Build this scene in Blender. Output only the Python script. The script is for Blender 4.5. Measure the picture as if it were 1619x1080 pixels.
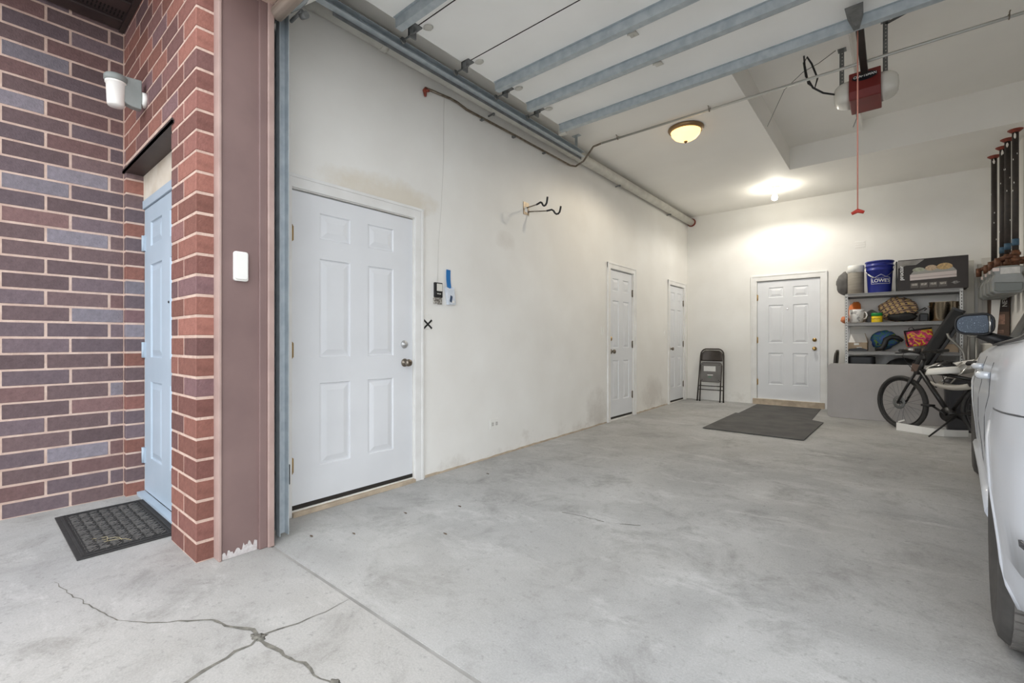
import bpy, bmesh, math, random
from mathutils import Vector, Matrix
R = math.radians
random.seed(7)
scene = bpy.context.scene
for o in list(bpy.data.objects): bpy.data.objects.remove(o)
C = scene.collection

# ------------------------------------------------------------------ camera
CAM_H = 1.09
cam_d = bpy.data.cameras.new('camera')
cam_d.sensor_width = 36.0
cam_d.lens = 36.0 * 725.0 / 1619.0
cam_d.clip_start = 0.02; cam_d.clip_end = 200
cam = bpy.data.objects.new('camera', cam_d); C.objects.link(cam)
cam.location = (0, 0, CAM_H)
cam.rotation_euler = (R(90), 0, R(39.8))
scene.camera = cam

# ------------------------------------------------------------------ world and exposure
world = bpy.data.worlds.new('sky'); scene.world = world
world.use_nodes = True
wn = world.node_tree.nodes; wl = world.node_tree.links
wbg = wn['Background']
wbg.inputs['Color'].default_value = (0.915, 0.955, 1.0, 1)
wbg.inputs['Strength'].default_value = 1.75
scene.view_settings.view_transform = 'Standard'
scene.view_settings.look = 'None'
scene.view_settings.gamma = 1.0
scene.view_settings.use_curve_mapping = False
scene.view_settings.exposure = 0.97
BULB_E = 90.0
BULB_W = 32.0
DOME_W = 20.0
try:
    scene.cycles.max_bounces = 12; scene.cycles.diffuse_bounces = 8
    scene.cycles.sample_clamp_indirect = 6.0
    scene.cycles.use_denoising = True
except Exception: pass

# ------------------------------------------------------------------ helpers
def lin(r, g=None, b=None):
    if g is None: r, g, b = r
    f = lambda c: (c/255/12.92 if c/255 <= .04045 else ((c/255+.055)/1.055)**2.4)
    return (f(r), f(g), f(b), 1)

MATS = {}
def mat(name, rgb, rough=.6, metal=0., rgb2=None, nscale=8., bump=0., bscale=60., spec=.5, alpha=None, trans=0., emit=None, estr=0., stretch=None, detail=4., lo=.35, hi=.65, coat=0., objcolor=False):
    if name in MATS: return MATS[name]
    m = bpy.data.materials.new(name); m.use_nodes = True
    nt = m.node_tree; p = nt.nodes['Principled BSDF']
    c1 = lin(*rgb)
    p.inputs['Base Color'].default_value = c1
    p.inputs['Roughness'].default_value = rough
    p.inputs['Metallic'].default_value = metal
    p.inputs['Specular IOR Level'].default_value = spec
    if coat: p.inputs['Coat Weight'].default_value = coat; p.inputs['Coat Roughness'].default_value = .06
    if trans: p.inputs['Transmission Weight'].default_value = trans
    if alpha is not None: p.inputs['Alpha'].default_value = alpha
    if emit is not None:
        p.inputs['Emission Color'].default_value = lin(*emit); p.inputs['Emission Strength'].default_value = estr
    tc = None
    if rgb2 is not None or bump:
        tc = nt.nodes.new('ShaderNodeTexCoord'); mp = nt.nodes.new('ShaderNodeMapping')
        nt.links.new(tc.outputs['Object'], mp.inputs['Vector'])
        if stretch: mp.inputs['Scale'].default_value = stretch
    if rgb2 is not None:
        n = nt.nodes.new('ShaderNodeTexNoise'); n.inputs['Scale'].default_value = nscale; n.inputs['Detail'].default_value = detail
        nt.links.new(mp.outputs['Vector'], n.inputs['Vector'])
        r = nt.nodes.new('ShaderNodeValToRGB')
        r.color_ramp.elements[0].position = lo; r.color_ramp.elements[0].color = c1
        r.color_ramp.elements[1].position = hi; r.color_ramp.elements[1].color = lin(*rgb2)
        nt.links.new(n.outputs['Fac'], r.inputs['Fac'])
        if objcolor:
            oi = nt.nodes.new('ShaderNodeObjectInfo'); mx = nt.nodes.new('ShaderNodeMix'); mx.data_type = 'RGBA'; mx.blend_type = 'MULTIPLY'
            mx.inputs[0].default_value = 1
            nt.links.new(oi.outputs['Color'], mx.inputs[6]); nt.links.new(r.outputs['Color'], mx.inputs[7])
            nt.links.new(mx.outputs[2], p.inputs['Base Color'])
        else:
            nt.links.new(r.outputs['Color'], p.inputs['Base Color'])
    if bump:
        n2 = nt.nodes.new('ShaderNodeTexNoise'); n2.inputs['Scale'].default_value = bscale; n2.inputs['Detail'].default_value = 3
        nt.links.new(mp.outputs['Vector'], n2.inputs['Vector'])
        b = nt.nodes.new('ShaderNodeBump'); b.inputs['Strength'].default_value = bump; b.inputs['Distance'].default_value = .01
        nt.links.new(n2.outputs['Fac'], b.inputs['Height']); nt.links.new(b.outputs['Normal'], p.inputs['Normal'])
    MATS[name] = m
    return m

class MB:
    def __init__(s): s.v = []; s.f = []; s.sm = []
    def add(s, vs, fs, smooth=False):
        k = len(s.v); s.v += [tuple(q) for q in vs]
        for f in fs: s.f.append(tuple(i+k for i in f)); s.sm.append(smooth)
        return s
    def box(s, x0, y0, z0, x1, y1, z1, m=None):
        vs = [(x, y, z) for z in (min(z0,z1), max(z0,z1)) for y in (min(y0,y1), max(y0,y1)) for x in (min(x0,x1), max(x0,x1))]
        if m is not None: vs = [m @ Vector(q) for q in vs]
        return s.add(vs, [(0,2,3,1),(4,5,7,6),(0,1,5,4),(2,6,7,3),(0,4,6,2),(1,3,7,5)])
    def bar(s, a, b, w, t, up=(0,0,1)):
        a = Vector(a); b = Vector(b); d = (b-a).normalized(); up = Vector(up)
        r = d.cross(up)
        if r.length < 1e-4: r = d.cross(Vector((1,0,0)))
        r.normalize(); u = r.cross(d)
        vs = []
        for q in (a, b):
            for i, j in ((-1,-1),(1,-1),(1,1),(-1,1)): vs.append(q + r*i*w/2 + u*j*t/2)
        return s.add(vs, [(3,2,1,0),(4,5,6,7),(0,1,5,4),(1,2,6,5),(2,3,7,6),(3,0,4,7)])
    def tube(s, pts, r, n=10, closed=False, cap=True, r_end=None):
        pts = [Vector(q) for q in pts]; N = len(pts)
        rs = r if isinstance(r, (list, tuple)) else [r]*N
        rings = []; nrm = None
        for i in range(N):
            if closed: t = pts[(i+1) % N]-pts[i-1]
            else: t = pts[min(i+1, N-1)]-pts[max(i-1, 0)]
            t.normalize()
            if nrm is None:
                nrm = t.cross(Vector((0,0,1)))
                if nrm.length < 1e-3: nrm = t.cross(Vector((1,0,0)))
            else: nrm = nrm - t*nrm.dot(t)
            nrm.normalize(); bn = t.cross(nrm)
            rings.append([pts[i] + (nrm*math.cos(2*math.pi*k/n) + bn*math.sin(2*math.pi*k/n))*rs[i] for k in range(n)])
        vs = [q for ring in rings for q in ring]; fs = []
        for i in range(N if closed else N-1):
            for k in range(n):
                a = i*n+k; b = i*n+(k+1) % n; c = ((i+1) % N)*n+(k+1) % n; d = ((i+1) % N)*n+k
                fs.append((a, b, c, d))
        s.add(vs, fs, True)
        if cap and not closed:
            s.add(rings[0], [tuple(reversed(range(n)))]); s.add(rings[-1], [tuple(range(n))])
        return s
    def cyl(s, a, b, r, n=16, r2=None):
        return s.tube([a, b], [r, r if r2 is None else r2], n)
    def lathe(s, prof, o=(0,0,0), axis=(0,0,1), n=24, cap=True):
        ax = Vector(axis).normalized(); o = Vector(o)
        u = ax.cross(Vector((0,0,1)))
        if u.length < 1e-3: u = Vector((1,0,0))
        u.normalize(); w = ax.cross(u)
        vs = []; fs = []
        for (r, h) in prof:
            for k in range(n):
                t = 2*math.pi*k/n
                vs.append(o + ax*h + (u*math.cos(t)+w*math.sin(t))*max(r, 1e-4))
        for i in range(len(prof)-1):
            for k in range(n):
                fs.append((i*n+k, i*n+(k+1) % n, (i+1)*n+(k+1) % n, (i+1)*n+k))
        s.add(vs, fs, True)
        if cap:
            s.add(vs[:n], [tuple(reversed(range(n)))]); s.add(vs[-n:], [tuple(range(n))])
        return s
    def prism(s, poly, d, smooth=False):
        n = len(poly); d = Vector(d)
        a = [Vector(q) for q in poly]; b = [q+d for q in a]
        fs = [tuple(reversed(range(n))), tuple(range(n, 2*n))]
        s.add(a+b, fs)
        s.add(a+b, [(i, (i+1) % n, n+(i+1) % n, n+i) for i in range(n)], smooth)
        return s
    def grid(s, rows, smooth=True, closed=False):
        m = len(rows[0]); vs = [q for r in rows for q in r]; fs = []
        for i in range(len(rows)-1):
            for k in range(m if closed else m-1):
                fs.append((i*m+k, i*m+(k+1) % m, (i+1)*m+(k+1) % m, (i+1)*m+k))
        return s.add(vs, fs, smooth)
    def blob(s, c, r, seed=0, amp=.2, sub=3, flat=None, fr=1.5):
        from mathutils import noise
        bm = bmesh.new(); bmesh.ops.create_icosphere(bm, subdivisions=sub, radius=1)
        vs = []
        for v in bm.verts:
            q = v.co.copy(); k = 1 + amp*noise.noise(q*fr+Vector((seed*7.3, seed*3.1, seed))) + amp*.5*noise.noise(q*fr*2.7+Vector((seed, 1, 9)))
            q = Vector((q.x*r[0]*k, q.y*r[1]*k, q.z*r[2]*k))
            if flat is not None: q.z = max(q.z, flat)
            vs.append(Vector(c)+q)
        fs = [tuple(v.index for v in f.verts) for f in bm.faces]; bm.free()
        return s.add(vs, fs, True)
    def mesh(s, name):
        me = bpy.data.meshes.new(name); me.from_pydata(s.v, [], s.f)
        bm = bmesh.new(); bm.from_mesh(me)
        for f, q in zip(bm.faces, s.sm): f.smooth = q
        bmesh.ops.remove_doubles(bm, verts=bm.verts, dist=1e-5)
        bmesh.ops.recalc_face_normals(bm, faces=bm.faces)
        bm.to_mesh(me); bm.free(); me.update()
        return me
    def build(s, name, m, parent=None, bevel=0, world=False, seg=2, off=None):
        me = s.mesh(name); me.materials.append(m if not isinstance(m, str) else MATS[m])
        o = bpy.data.objects.new(name, me); C.objects.link(o)
        if parent is not None:
            o.parent = parent
            if world:
                root = parent
                while root.parent: root = root.parent
                mi = root.matrix_basis.inverted()
                me.transform(mi)
        if bevel:
            b = o.modifiers.new('bevel', 'BEVEL'); b.width = bevel; b.segments = seg; b.limit_method = 'ANGLE'; b.angle_limit = R(40)
        return o

def tag(o, label, cat, group=None):
    o['label'] = label; o['category'] = cat
    if group: o['group'] = group
    return o
def thing(name, label, cat, loc=(0,0,0), rz=0., group=None, rot=None):
    o = bpy.data.objects.new(name, None); C.objects.link(o); o.empty_display_size = .05
    o.location = loc; o.rotation_euler = rot if rot else (0, 0, rz)
    o.matrix_basis  # noqa
    return tag(o, label, cat, group)
def structure(o, label=None):
    o['kind'] = 'structure'
    if label: o['label'] = label
    return o
def sroot(name, loc, rz=0., label=None):
    o = bpy.data.objects.new(name, None); C.objects.link(o); o.empty_display_size = .05
    o.location = loc; o.rotation_euler = (0, 0, rz)
    return structure(o, label)
def copy_tree(o, parent=None):
    c = o.copy(); C.objects.link(c); c.parent = parent
    for ch in o.children: copy_tree(ch, c)
    return c
def part_copy(src, loc, parent, rot=None, name=None):
    c = bpy.data.objects.new(name or src.name.split('.')[0], src.data); C.objects.link(c); c.parent = parent; c.location = loc
    if rot: c.rotation_euler = rot
    return c
def text_mesh(body, size, extrude=.0008, align='CENTER'):
    cu = bpy.data.curves.new('lettering', 'FONT'); cu.body = body; cu.size = size; cu.extrude = extrude
    cu.offset = size*.018; cu.align_x = align; cu.align_y = 'CENTER'; cu.resolution_u = 3
    o = bpy.data.objects.new('lettering', cu); C.objects.link(o)
    me = bpy.data.meshes.new_from_object(o.evaluated_get(bpy.context.evaluated_depsgraph_get()))
    bpy.data.objects.remove(o); bpy.data.curves.remove(cu)
    return me
def lettering(body, size, matrix, m, parent, name='lettering', fn=None, sx=1.):
    me = text_mesh(body, size)
    for v in me.vertices:
        q = Vector((v.co.x*sx, v.co.y, v.co.z))
        v.co = fn(q) if fn else matrix @ q
    me.materials.clear(); me.materials.append(m)
    o = bpy.data.objects.new(name, me); C.objects.link(o); o.parent = parent
    return o
def FZ(Y): return max(0., .0098*(Y-2))
def rrect(w, h, r, n=5):
    pts = []
    for cx, cy, a0 in ((w/2-r, h/2-r, 0), (-w/2+r, h/2-r, 90), (-w/2+r, -h/2+r, 180), (w/2-r, -h/2+r, 270)):
        for k in range(n+1):
            a = R(a0+90*k/n); pts.append((cx+r*math.cos(a), cy+r*math.sin(a)))
    return pts
def arc(c, r, a0, a1, n, plane='xz'):
    out = []
    for k in range(n+1):
        a = R(a0+(a1-a0)*k/n)
        p, q = r*math.cos(a), r*math.sin(a)
        out.append((c[0]+p, c[1], c[2]+q) if plane == 'xz' else (c[0], c[1]+p, c[2]+q) if plane == 'yz' else (c[0]+p, c[1]+q, c[2]))
    return out

# ------------------------------------------------------------------ materials
def concrete(name, base, light, dark, warm):
    m = bpy.data.materials.new(name); m.use_nodes = True; nt = m.node_tree; p = nt.nodes['Principled BSDF']
    tc = nt.nodes.new('ShaderNodeTexCoord')
    def noise(scale, detail, rough=.6, vec=None, dist=0):
        n = nt.nodes.new('ShaderNodeTexNoise'); n.inputs['Scale'].default_value = scale; n.inputs['Detail'].default_value = detail
        n.inputs['Roughness'].default_value = rough; n.inputs['Distortion'].default_value = dist
        nt.links.new(vec or tc.outputs['Object'], n.inputs['Vector']); return n
    def ramp(src, a, b, ca=(0,0,0,1), cb=(1,1,1,1)):
        r = nt.nodes.new('ShaderNodeValToRGB'); r.color_ramp.elements[0].position = a; r.color_ramp.elements[1].position = b
        r.color_ramp.elements[0].color = ca; r.color_ramp.elements[1].color = cb
        nt.links.new(src, r.inputs['Fac']); return r
    def mix(fac, a, b, k=1., mode='MIX'):
        x = nt.nodes.new('ShaderNodeMix'); x.data_type = 'RGBA'; x.blend_type = mode
        if fac is None: x.inputs[0].default_value = k
        else:
            mm = nt.nodes.new('ShaderNodeMath'); mm.operation = 'MULTIPLY'; mm.inputs[1].default_value = k
            nt.links.new(fac, mm.inputs[0]); nt.links.new(mm.outputs[0], x.inputs[0])
        for i, c in ((6, a), (7, b)):
            if isinstance(c, tuple): x.inputs[i].default_value = c
            else: nt.links.new(c, x.inputs[i])
        return x.outputs[2]
    n1 = noise(1.1, 7, .62, dist=.6); col = mix(ramp(n1.outputs['Fac'], .36, .66).outputs['Color'], lin(*base), lin(*light), 1.)
    n2 = noise(2.6, 9, .78, dist=.5); col = mix(ramp(n2.outputs['Fac'], .50, .68).outputs['Color'], col, lin(*dark), .66)
    mp = nt.nodes.new('ShaderNodeMapping'); mp.inputs['Scale'].default_value = (1.0, 2.6, 1); mp.inputs['Rotation'].default_value = (0, 0, .35)
    nt.links.new(tc.outputs['Object'], mp.inputs['Vector'])
    n3 = noise(1.7, 9, .74, mp.outputs['Vector'], .25); col = mix(ramp(n3.outputs['Fac'], .55, .66).outputs['Color'], col, lin(*[min(255, c+20) for c in light]), .5)
    n4 = noise(.55, 3, .5); col = mix(ramp(n4.outputs['Fac'], .45, .7).outputs['Color'], col, lin(*warm), .45)
    n5 = noise(140, 3, .7); col = mix(ramp(n5.outputs['Fac'], .3, .7).outputs['Color'], mix(None, col, (.80,.80,.80,1), 1., 'MULTIPLY'), col, 1.)
    n6 = noise(28, 6, .75); col = mix(ramp(n6.outputs['Fac'], .56, .68).outputs['Color'], col, lin(*dark), .55)
    nt.links.new(col, p.inputs['Base Color'])
    p.inputs['Roughness'].default_value = .72; p.inputs['Specular IOR Level'].default_value = .3
    b = nt.nodes.new('ShaderNodeBump'); b.inputs['Strength'].default_value = .25; b.inputs['Distance'].default_value = .006
    n7 = noise(45, 6, .7); nt.links.new(n7.outputs['Fac'], b.inputs['Height']); nt.links.new(b.outputs['Normal'], p.inputs['Normal'])
    MATS[name] = m; return m
concrete('slab_concrete', (170,170,169), (196,196,195), (134,133,130), (174,170,162))
concrete('apron_concrete', (164,163,161), (190,189,187), (124,123,120), (176,171,162))

def wall_paint():
    m = bpy.data.materials.new('wall_paint'); m.use_nodes = True; nt = m.node_tree; p = nt.nodes['Principled BSDF']
    geo = nt.nodes.new('ShaderNodeNewGeometry'); tc = nt.nodes.new('ShaderNodeTexCoord')
    n = nt.nodes.new('ShaderNodeTexNoise'); n.inputs['Scale'].default_value = 1.6; n.inputs['Detail'].default_value = 6
    nt.links.new(tc.outputs['Object'], n.inputs['Vector'])
    r = nt.nodes.new('ShaderNodeValToRGB'); r.color_ramp.elements[0].position = .35; r.color_ramp.elements[1].position = .7
    r.color_ramp.elements[0].color = lin(232,230,225); r.color_ramp.elements[1].color = lin(240,239,235)
    nt.links.new(n.outputs['Fac'], r.inputs['Fac'])
    # splashed dirt along the foot of the wall
    sp = nt.nodes.new('ShaderNodeSeparateXYZ'); nt.links.new(geo.outputs['Position'], sp.inputs[0])
    n2 = nt.nodes.new('ShaderNodeTexNoise'); n2.inputs['Scale'].default_value = 2.4; n2.inputs['Detail'].default_value = 8; n2.inputs['Roughness'].default_value = .7
    nt.links.new(tc.outputs['Object'], n2.inputs['Vector'])
    ml = nt.nodes.new('ShaderNodeMath'); ml.operation = 'MULTIPLY_ADD'; ml.inputs[1].default_value = -1.5; ml.inputs[2].default_value = .98
    nt.links.new(n2.outputs['Fac'], ml.inputs[0])
    ad = nt.nodes.new('ShaderNodeMath'); ad.operation = 'ADD'
    nt.links.new(sp.outputs['Z'], ad.inputs[0]); nt.links.new(ml.outputs[0], ad.inputs[1])
    r2 = nt.nodes.new('ShaderNodeValToRGB'); r2.color_ramp.elements[0].position = .12; r2.color_ramp.elements[1].position = .34
    r2.color_ramp.elements[0].color = (1,1,1,1); r2.color_ramp.elements[1].color = (0,0,0,1)
    nt.links.new(ad.outputs[0], r2.inputs['Fac'])
    mm = nt.nodes.new('ShaderNodeMath'); mm.operation = 'MULTIPLY'; mm.inputs[1].default_value = .35; nt.links.new(r2.outputs['Color'], mm.inputs[0])
    mx = nt.nodes.new('ShaderNodeMix'); mx.data_type = 'RGBA'; nt.links.new(mm.outputs[0], mx.inputs[0])
    nt.links.new(r.outputs['Color'], mx.inputs[6]); mx.inputs[7].default_value = lin(186,180,170)
    cur = mx.outputs[2]
    def stain(cy, ry, cz, rz, k, col, thr):
        nonlocal cur
        def M2(op, a, b):
            q = nt.nodes.new('ShaderNodeMath'); q.operation = op
            for i_, v_ in ((0, a), (1, b)):
                if isinstance(v_, (int, float)): q.inputs[i_].default_value = v_
                else: nt.links.new(v_, q.inputs[i_])
            return q.outputs[0]
        dy = M2('ABSOLUTE', M2('DIVIDE', M2('SUBTRACT', sp.outputs['Y'], cy), ry), 0)
        dz_ = M2('ABSOLUTE', M2('DIVIDE', M2('SUBTRACT', sp.outputs['Z'], cz), rz), 0)
        e2 = M2('SUBTRACT', 1.0, M2('ADD', M2('MULTIPLY', dy, dy), M2('MULTIPLY', dz_, dz_)))
        v = M2('ADD', e2, M2('MULTIPLY', M2('SUBTRACT', n2.outputs['Fac'], .5), 2.6))
        f = M2('MINIMUM', M2('MAXIMUM', M2('MULTIPLY', M2('SUBTRACT', v, thr), 1.2), 0), 1.0)
        gx = M2('LESS_THAN', sp.outputs['X'], -2.8)
        x = nt.nodes.new('ShaderNodeMix'); x.data_type = 'RGBA'
        nt.links.new(M2('MULTIPLY', M2('MULTIPLY', f, gx), k), x.inputs[0]); nt.links.new(cur, x.inputs[6]); x.inputs[7].default_value = lin(*col); cur = x.outputs[2]
    stain(1.95, .55, 2.17, .16, .55, (214,202,180), .1)
    stain(5.15, .35, .22, .34, .5, (186,180,172), .15)
    stain(6.8, .6, .3, .35, .45, (186,180,172), .3)
    stain(3.35, .16, 2.05, .12, .35, (200,192,182), .3)
    nt.links.new(cur, p.inputs['Base Color'])
    p.inputs['Roughness'].default_value = .62; p.inputs['Specular IOR Level'].default_value = .3
    n3 = nt.nodes.new('ShaderNodeTexNoise'); n3.inputs['Scale'].default_value = 5; n3.inputs['Detail'].default_value = 4
    nt.links.new(tc.outputs['Object'], n3.inputs['Vector'])
    b = nt.nodes.new('ShaderNodeBump'); b.inputs['Strength'].default_value = .12; b.inputs['Distance'].default_value = .02
    nt.links.new(n3.outputs['Fac'], b.inputs['Height']); nt.links.new(b.outputs['Normal'], p.inputs['Normal'])
    MATS['wall_paint'] = m
wall_paint()
mat('ceiling_paint', (238,236,231), .7, rgb2=(243,241,236), nscale=1.2)
mat('brick', (255,255,255), .8, rgb2=(222,222,222), nscale=38, bump=.35, bscale=120, spec=.25, objcolor=True, detail=5, lo=.3, hi=.75)
mat('mortar', (208,184,170), .9, rgb2=(190,164,151), nscale=14, bump=.5, bscale=90, spec=.1)
mat('brown_metal', (130,107,103), .45, rgb2=(120,98,95), nscale=3, bump=.05, bscale=12)
mat('brown_metal_pale', (176,152,144), .5, rgb2=(160,136,129), nscale=6)
mat('dark_bronze', (52,42,42), .5, rgb2=(62,50,48), nscale=6)
mat('soffit_slot', (20,16,16), .8)
mat('door_white', (228,230,233), .42, rgb2=(222,224,227), nscale=2.5)
mat('trim_white', (236,236,234), .45, rgb2=(226,225,222), nscale=5)
mat('door_blue', (176,190,203), .5, rgb2=(168,183,196), nscale=3)
mat('beige_wood', (200,184,162), .7, rgb2=(174,158,138), nscale=12)
mat('gap_dark', (46,42,38), .9)
mat('brass', (176,146,96), .35, 1.)
mat('aged_steel', (148,140,128), .4, 1., rgb2=(120,108,96), nscale=30)
mat('chrome', (205,203,200), .18, 1.)
mat('galvanised', (186,194,198), .5, .35, rgb2=(168,177,183), nscale=18, detail=6)
mat('galvanised_dark', (128,130,130), .55, .4, rgb2=(106,108,108), nscale=14)
mat('painted_pipe', (206,204,196), .45, rgb2=(190,188,180), nscale=9)
mat('door_section', (244,244,241), .5, rgb2=(239,239,236), nscale=2)
mat('rubber_black', (44,43,43), .7, rgb2=(52,51,50), nscale=30)
mat('black_plastic', (28,28,30), .45)
mat('black_matte', (36,35,36), .7, rgb2=(28,28,28), nscale=12)
mat('grey_plastic', (142,147,144), .5, rgb2=(130,135,132), nscale=10)
mat('white_plastic', (236,235,230), .35)
mat('opal_shade', (240,238,232), .3)
mat('red_rust', (150,66,48), .6, rgb2=(110,48,38), nscale=40)
mat('copper_brown', (112,72,48), .55, .3, rgb2=(78,50,36), nscale=40)
mat('crack_dark', (92,90,84), .95, rgb2=(128,125,116), nscale=40)
mat('seam_dark', (158,156,152), .9, rgb2=(136,134,130), nscale=5)
mat('leaf_brown', (112,96,80), .8)
mat('straw', (176,164,128), .8)

# ------------------------------------------------------------------ ground and shell
WX = -2.87; BY = 8.4; CZ = 3.32; RX = 2.65; BX = 1.08; FY = .735; AX = -4.18
# garage slab, rising a little towards the back
rows = []
for y in (1.068, 2.0, 8.75):
    rows.append([(WX-.3, y, FZ(y)), (RX+.3, y, FZ(y))])
m = MB(); m.grid(rows, smooth=False)
m.add([(x, y, z-.25) for r_ in rows for (x, y, z) in r_], [(0,1,3,2),(2,3,5,4)])
m.add([(WX-.3,1.068,0),(RX+.3,1.068,0),(RX+.3,1.068,-.25),(WX-.3,1.068,-.25)], [(0,1,2,3)])
floor = structure(m.build('floor', MATS['slab_concrete']), 'grey worn concrete slab inside the garage')
m = MB(); m.box(-12, -25, -.25, 14, 1.05, 0)
drive = structure(m.build('driveway', MATS['apron_concrete']), 'cracked concrete apron in front of the garage')
m = MB(); m.box(-12, 1.05, -.25, 14, 1.068, -.004)
m.build('joint', MATS['seam_dark'], drive)
def ribbon(pts, w, seed, jit=.012):
    rnd = random.Random(seed); P = []
    for i in range(len(pts)-1):
        a = Vector((*pts[i], 0)); b = Vector((*pts[i+1], 0)); k = max(1, int((b-a).length/.03))
        for j in range(k):
            q = a.lerp(b, j/k)
            if i or j: q += Vector((rnd.uniform(-jit, jit), rnd.uniform(-jit, jit), 0))
            P.append(q)
    P.append(Vector((*pts[-1], 0)))
    rows = []
    for i, q in enumerate(P):
        t = (P[min(i+1, len(P)-1)]-P[max(i-1, 0)]).normalized(); nn = Vector((-t.y, t.x, 0))
        u = i/(len(P)-1)
        ww = (w if not isinstance(w, tuple) else w[0]+(w[1]-w[0])*u)*rnd.uniform(.5, 1.35)
        z = FZ(q.y)+.0012
        rows.append([q+nn*ww/2+Vector((0,0,z)), q-nn*ww/2+Vector((0,0,z))])
    return rows
cracks = [([(-2.33,.39),(-2.197,.482),(-2.115,.567),(-2.054,.623),(-1.937,.661),(-1.863,.701),(-1.8,.7)], (.002,.016)),
          ([(-2.92,.269),(-2.784,.291),(-2.592,.329),(-2.329,.39)], (.003,.004)),
          ([(-1.8,.70),(-1.778,.66),(-1.775,.62),(-1.756,.509),(-1.727,.44),(-1.68,.30)], (.02,.006)),
          ([(-1.8,.72),(-1.777,.804),(-1.763,.872),(-1.768,1.0),(-1.77,1.05)], (.009,.002)),
          ([(-1.79,.70),(-1.722,.707),(-1.629,.719),(-1.531,.739),(-1.422,.74),(-1.34,.77)], (.02,.004))]
for i, (p, w) in enumerate(cracks):
    m = MB(); m.grid(ribbon(p, w, i, .006), smooth=False); m.build('crack', MATS['crack_dark'], drive)
m = MB(); m.blob((-1.80,.70,0), (.026,.02,.002), 3, .9, 3); m.build('crack_patch', MATS['crack_dark'], drive)
m = MB(); m.blob((-1.37,.762,0), (.022,.013,.002), 4, .9, 3); m.build('crack_patch', MATS['crack_dark'], drive)
for i, (p, w) in enumerate([([(-1.62,2.44),(-1.553,2.455),(-1.407,2.473),(-1.34,2.474)], .006), ([(-1.25,2.50),(-1.147,2.56)], .006)]):
    m = MB(); m.grid(ribbon(p, w, 20+i, .006), smooth=False); m.build('crack', MATS['crack_dark'], floor)

# --- left wall with three door openings
D1 = (1.31, 2.25, .035, 2.045); D2 = (5.455, 6.145, FZ(5.8)+.02, 2.05); D3 = (7.535, 8.205, FZ(7.9)+.01, 2.035)
def wall_holes(m, axis, fixed0, fixed1, a0, a1, z0, z1, holes):
    cuts = sorted(holes)
    def bx(p, q, u, v):
        if axis == 'y': m.box(fixed0, p, u, fixed1, q, v)
        else: m.box(p, fixed0, u, q, fixed1, v)
    cur = a0
    for (p, q, u, v) in cuts:
        bx(cur, p, z0, z1); bx(p, q, v, z1); bx(p, q, z0, u); cur = q
    bx(cur, a1, z0, z1)
m = MB(); wall_holes(m, 'y', WX-.16, WX, 1.06, BY+.2, -.1, CZ+.5, [D1, D2, D3])
wall_left = structure(m.build('wall_left', MATS['wall_paint']), 'white painted garage side wall with three doors')
D4 = (-1.737, -.866, .16, 2.075)
m = MB(); wall_holes(m, 'x', BY, BY+.16, WX-.16, RX+.16, -.1, CZ+.5, [D4])
wall_back = structure(m.build('wall_back', MATS['wall_paint']), 'white painted back wall of the garage')
m = MB(); m.box(RX, 1.06, -.1, RX+.16, BY+.2, CZ+.5)
structure(m.build('wall_right', MATS['wall_paint']), 'white painted right side wall of the garage')
m = MB(); m.box(BX, 6.72, -.1, RX, BY, CZ)
structure(m.build('wall_utility', MATS['wall_paint']), 'white boxed-out wall behind the gas meters')
# front wall core (behind the bricks) with the garage opening and the side-door recess
OPX0, OPX1, OPZ = -2.57, 2.22, 2.86
m = MB()
m.box(-3.04+.004, FY+.0022, -.1, OPX0-.062, 1.06, CZ+.5)           # pier
m.box(-4.6, FY+.0022, 2.285, -3.036, 1.06, CZ+.5)               # over the side door
m.box(-4.6, FY+.0022, -.1, -4.1322, 1.06, 2.285)                    # left of the side door
m.box(OPX0-.066, FY+.006, OPZ+.02, OPX1+.05, 1.06, CZ+.5)         # header
m.box(OPX1+.05, FY+.006, -.1, RX+.4, 1.06, CZ+.5)                 # right pier
wall_front = structure(m.build('wall_front', MATS['mortar']), 'red brick front wall around the garage opening')
m = MB(); m.box(-4.6, .84+.03, -.1, -3.0, .84+.15, 2.3)
structure(m.build('wall_recess', MATS['gap_dark']), 'dark backing behind the blue side door')
m = MB(); m.box(AX-.25, -4.0, -.1, AX-.0022, FY+.05, CZ+.5)
wall_alcove = structure(m.build('wall_alcove', MATS['mortar']), 'purple brown brick return wall beside the blue door')

# bricks, one object each (shared meshes)
BH, CO = .0895, .1016
brick_meshes = {}
def brick(parent, x0, y0, z0, x1, y1, z1, tone):
    key = (round(x1-x0, 3), round(y1-y0, 3), round(z1-z0, 3))
    if key not in brick_meshes:
        bm = bmesh.new(); bmesh.ops.create_cube(bm, size=1)
        for v in bm.verts: v.co = Vector((v.co.x*key[0], v.co.y*key[1], v.co.z*key[2]))
        bmesh.ops.bevel(bm, geom=bm.edges[:], offset=.003, segments=1, affect='EDGES')
        me = bpy.data.meshes.new('brick'); bm.to_mesh(me); bm.free(); me.materials.append(MATS['brick']); brick_meshes[key] = me
    o = bpy.data.objects.new('brick', brick_meshes[key]); C.objects.link(o); o.parent = parent
    o.location = ((x0+x1)/2+random.uniform(-.0006, .0006), (y0+y1)/2+random.uniform(-.0006, .0006), (z0+z1)/2)
    o.color = tone
    return o
def tone_red():
    k = random.uniform(.86, 1.12)
    c = random.choices([(143,98,87), (135,93,85), (127,93,89), (120,93,94)], [4, 4, 2, 1])[0]
    return lin(*[min(255, v*k) for v in c])
def tone_purple():
    k = random.uniform(.92, 1.07)
    c = random.choices([(118,98,98), (114,99,103), (124,97,95), (134,127,134), (110,92,93)], [4, 4, 3, 1.3, 2])[0]
    return lin(*[min(255, v*k) for v in c])
NR = 37
J = .012
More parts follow.
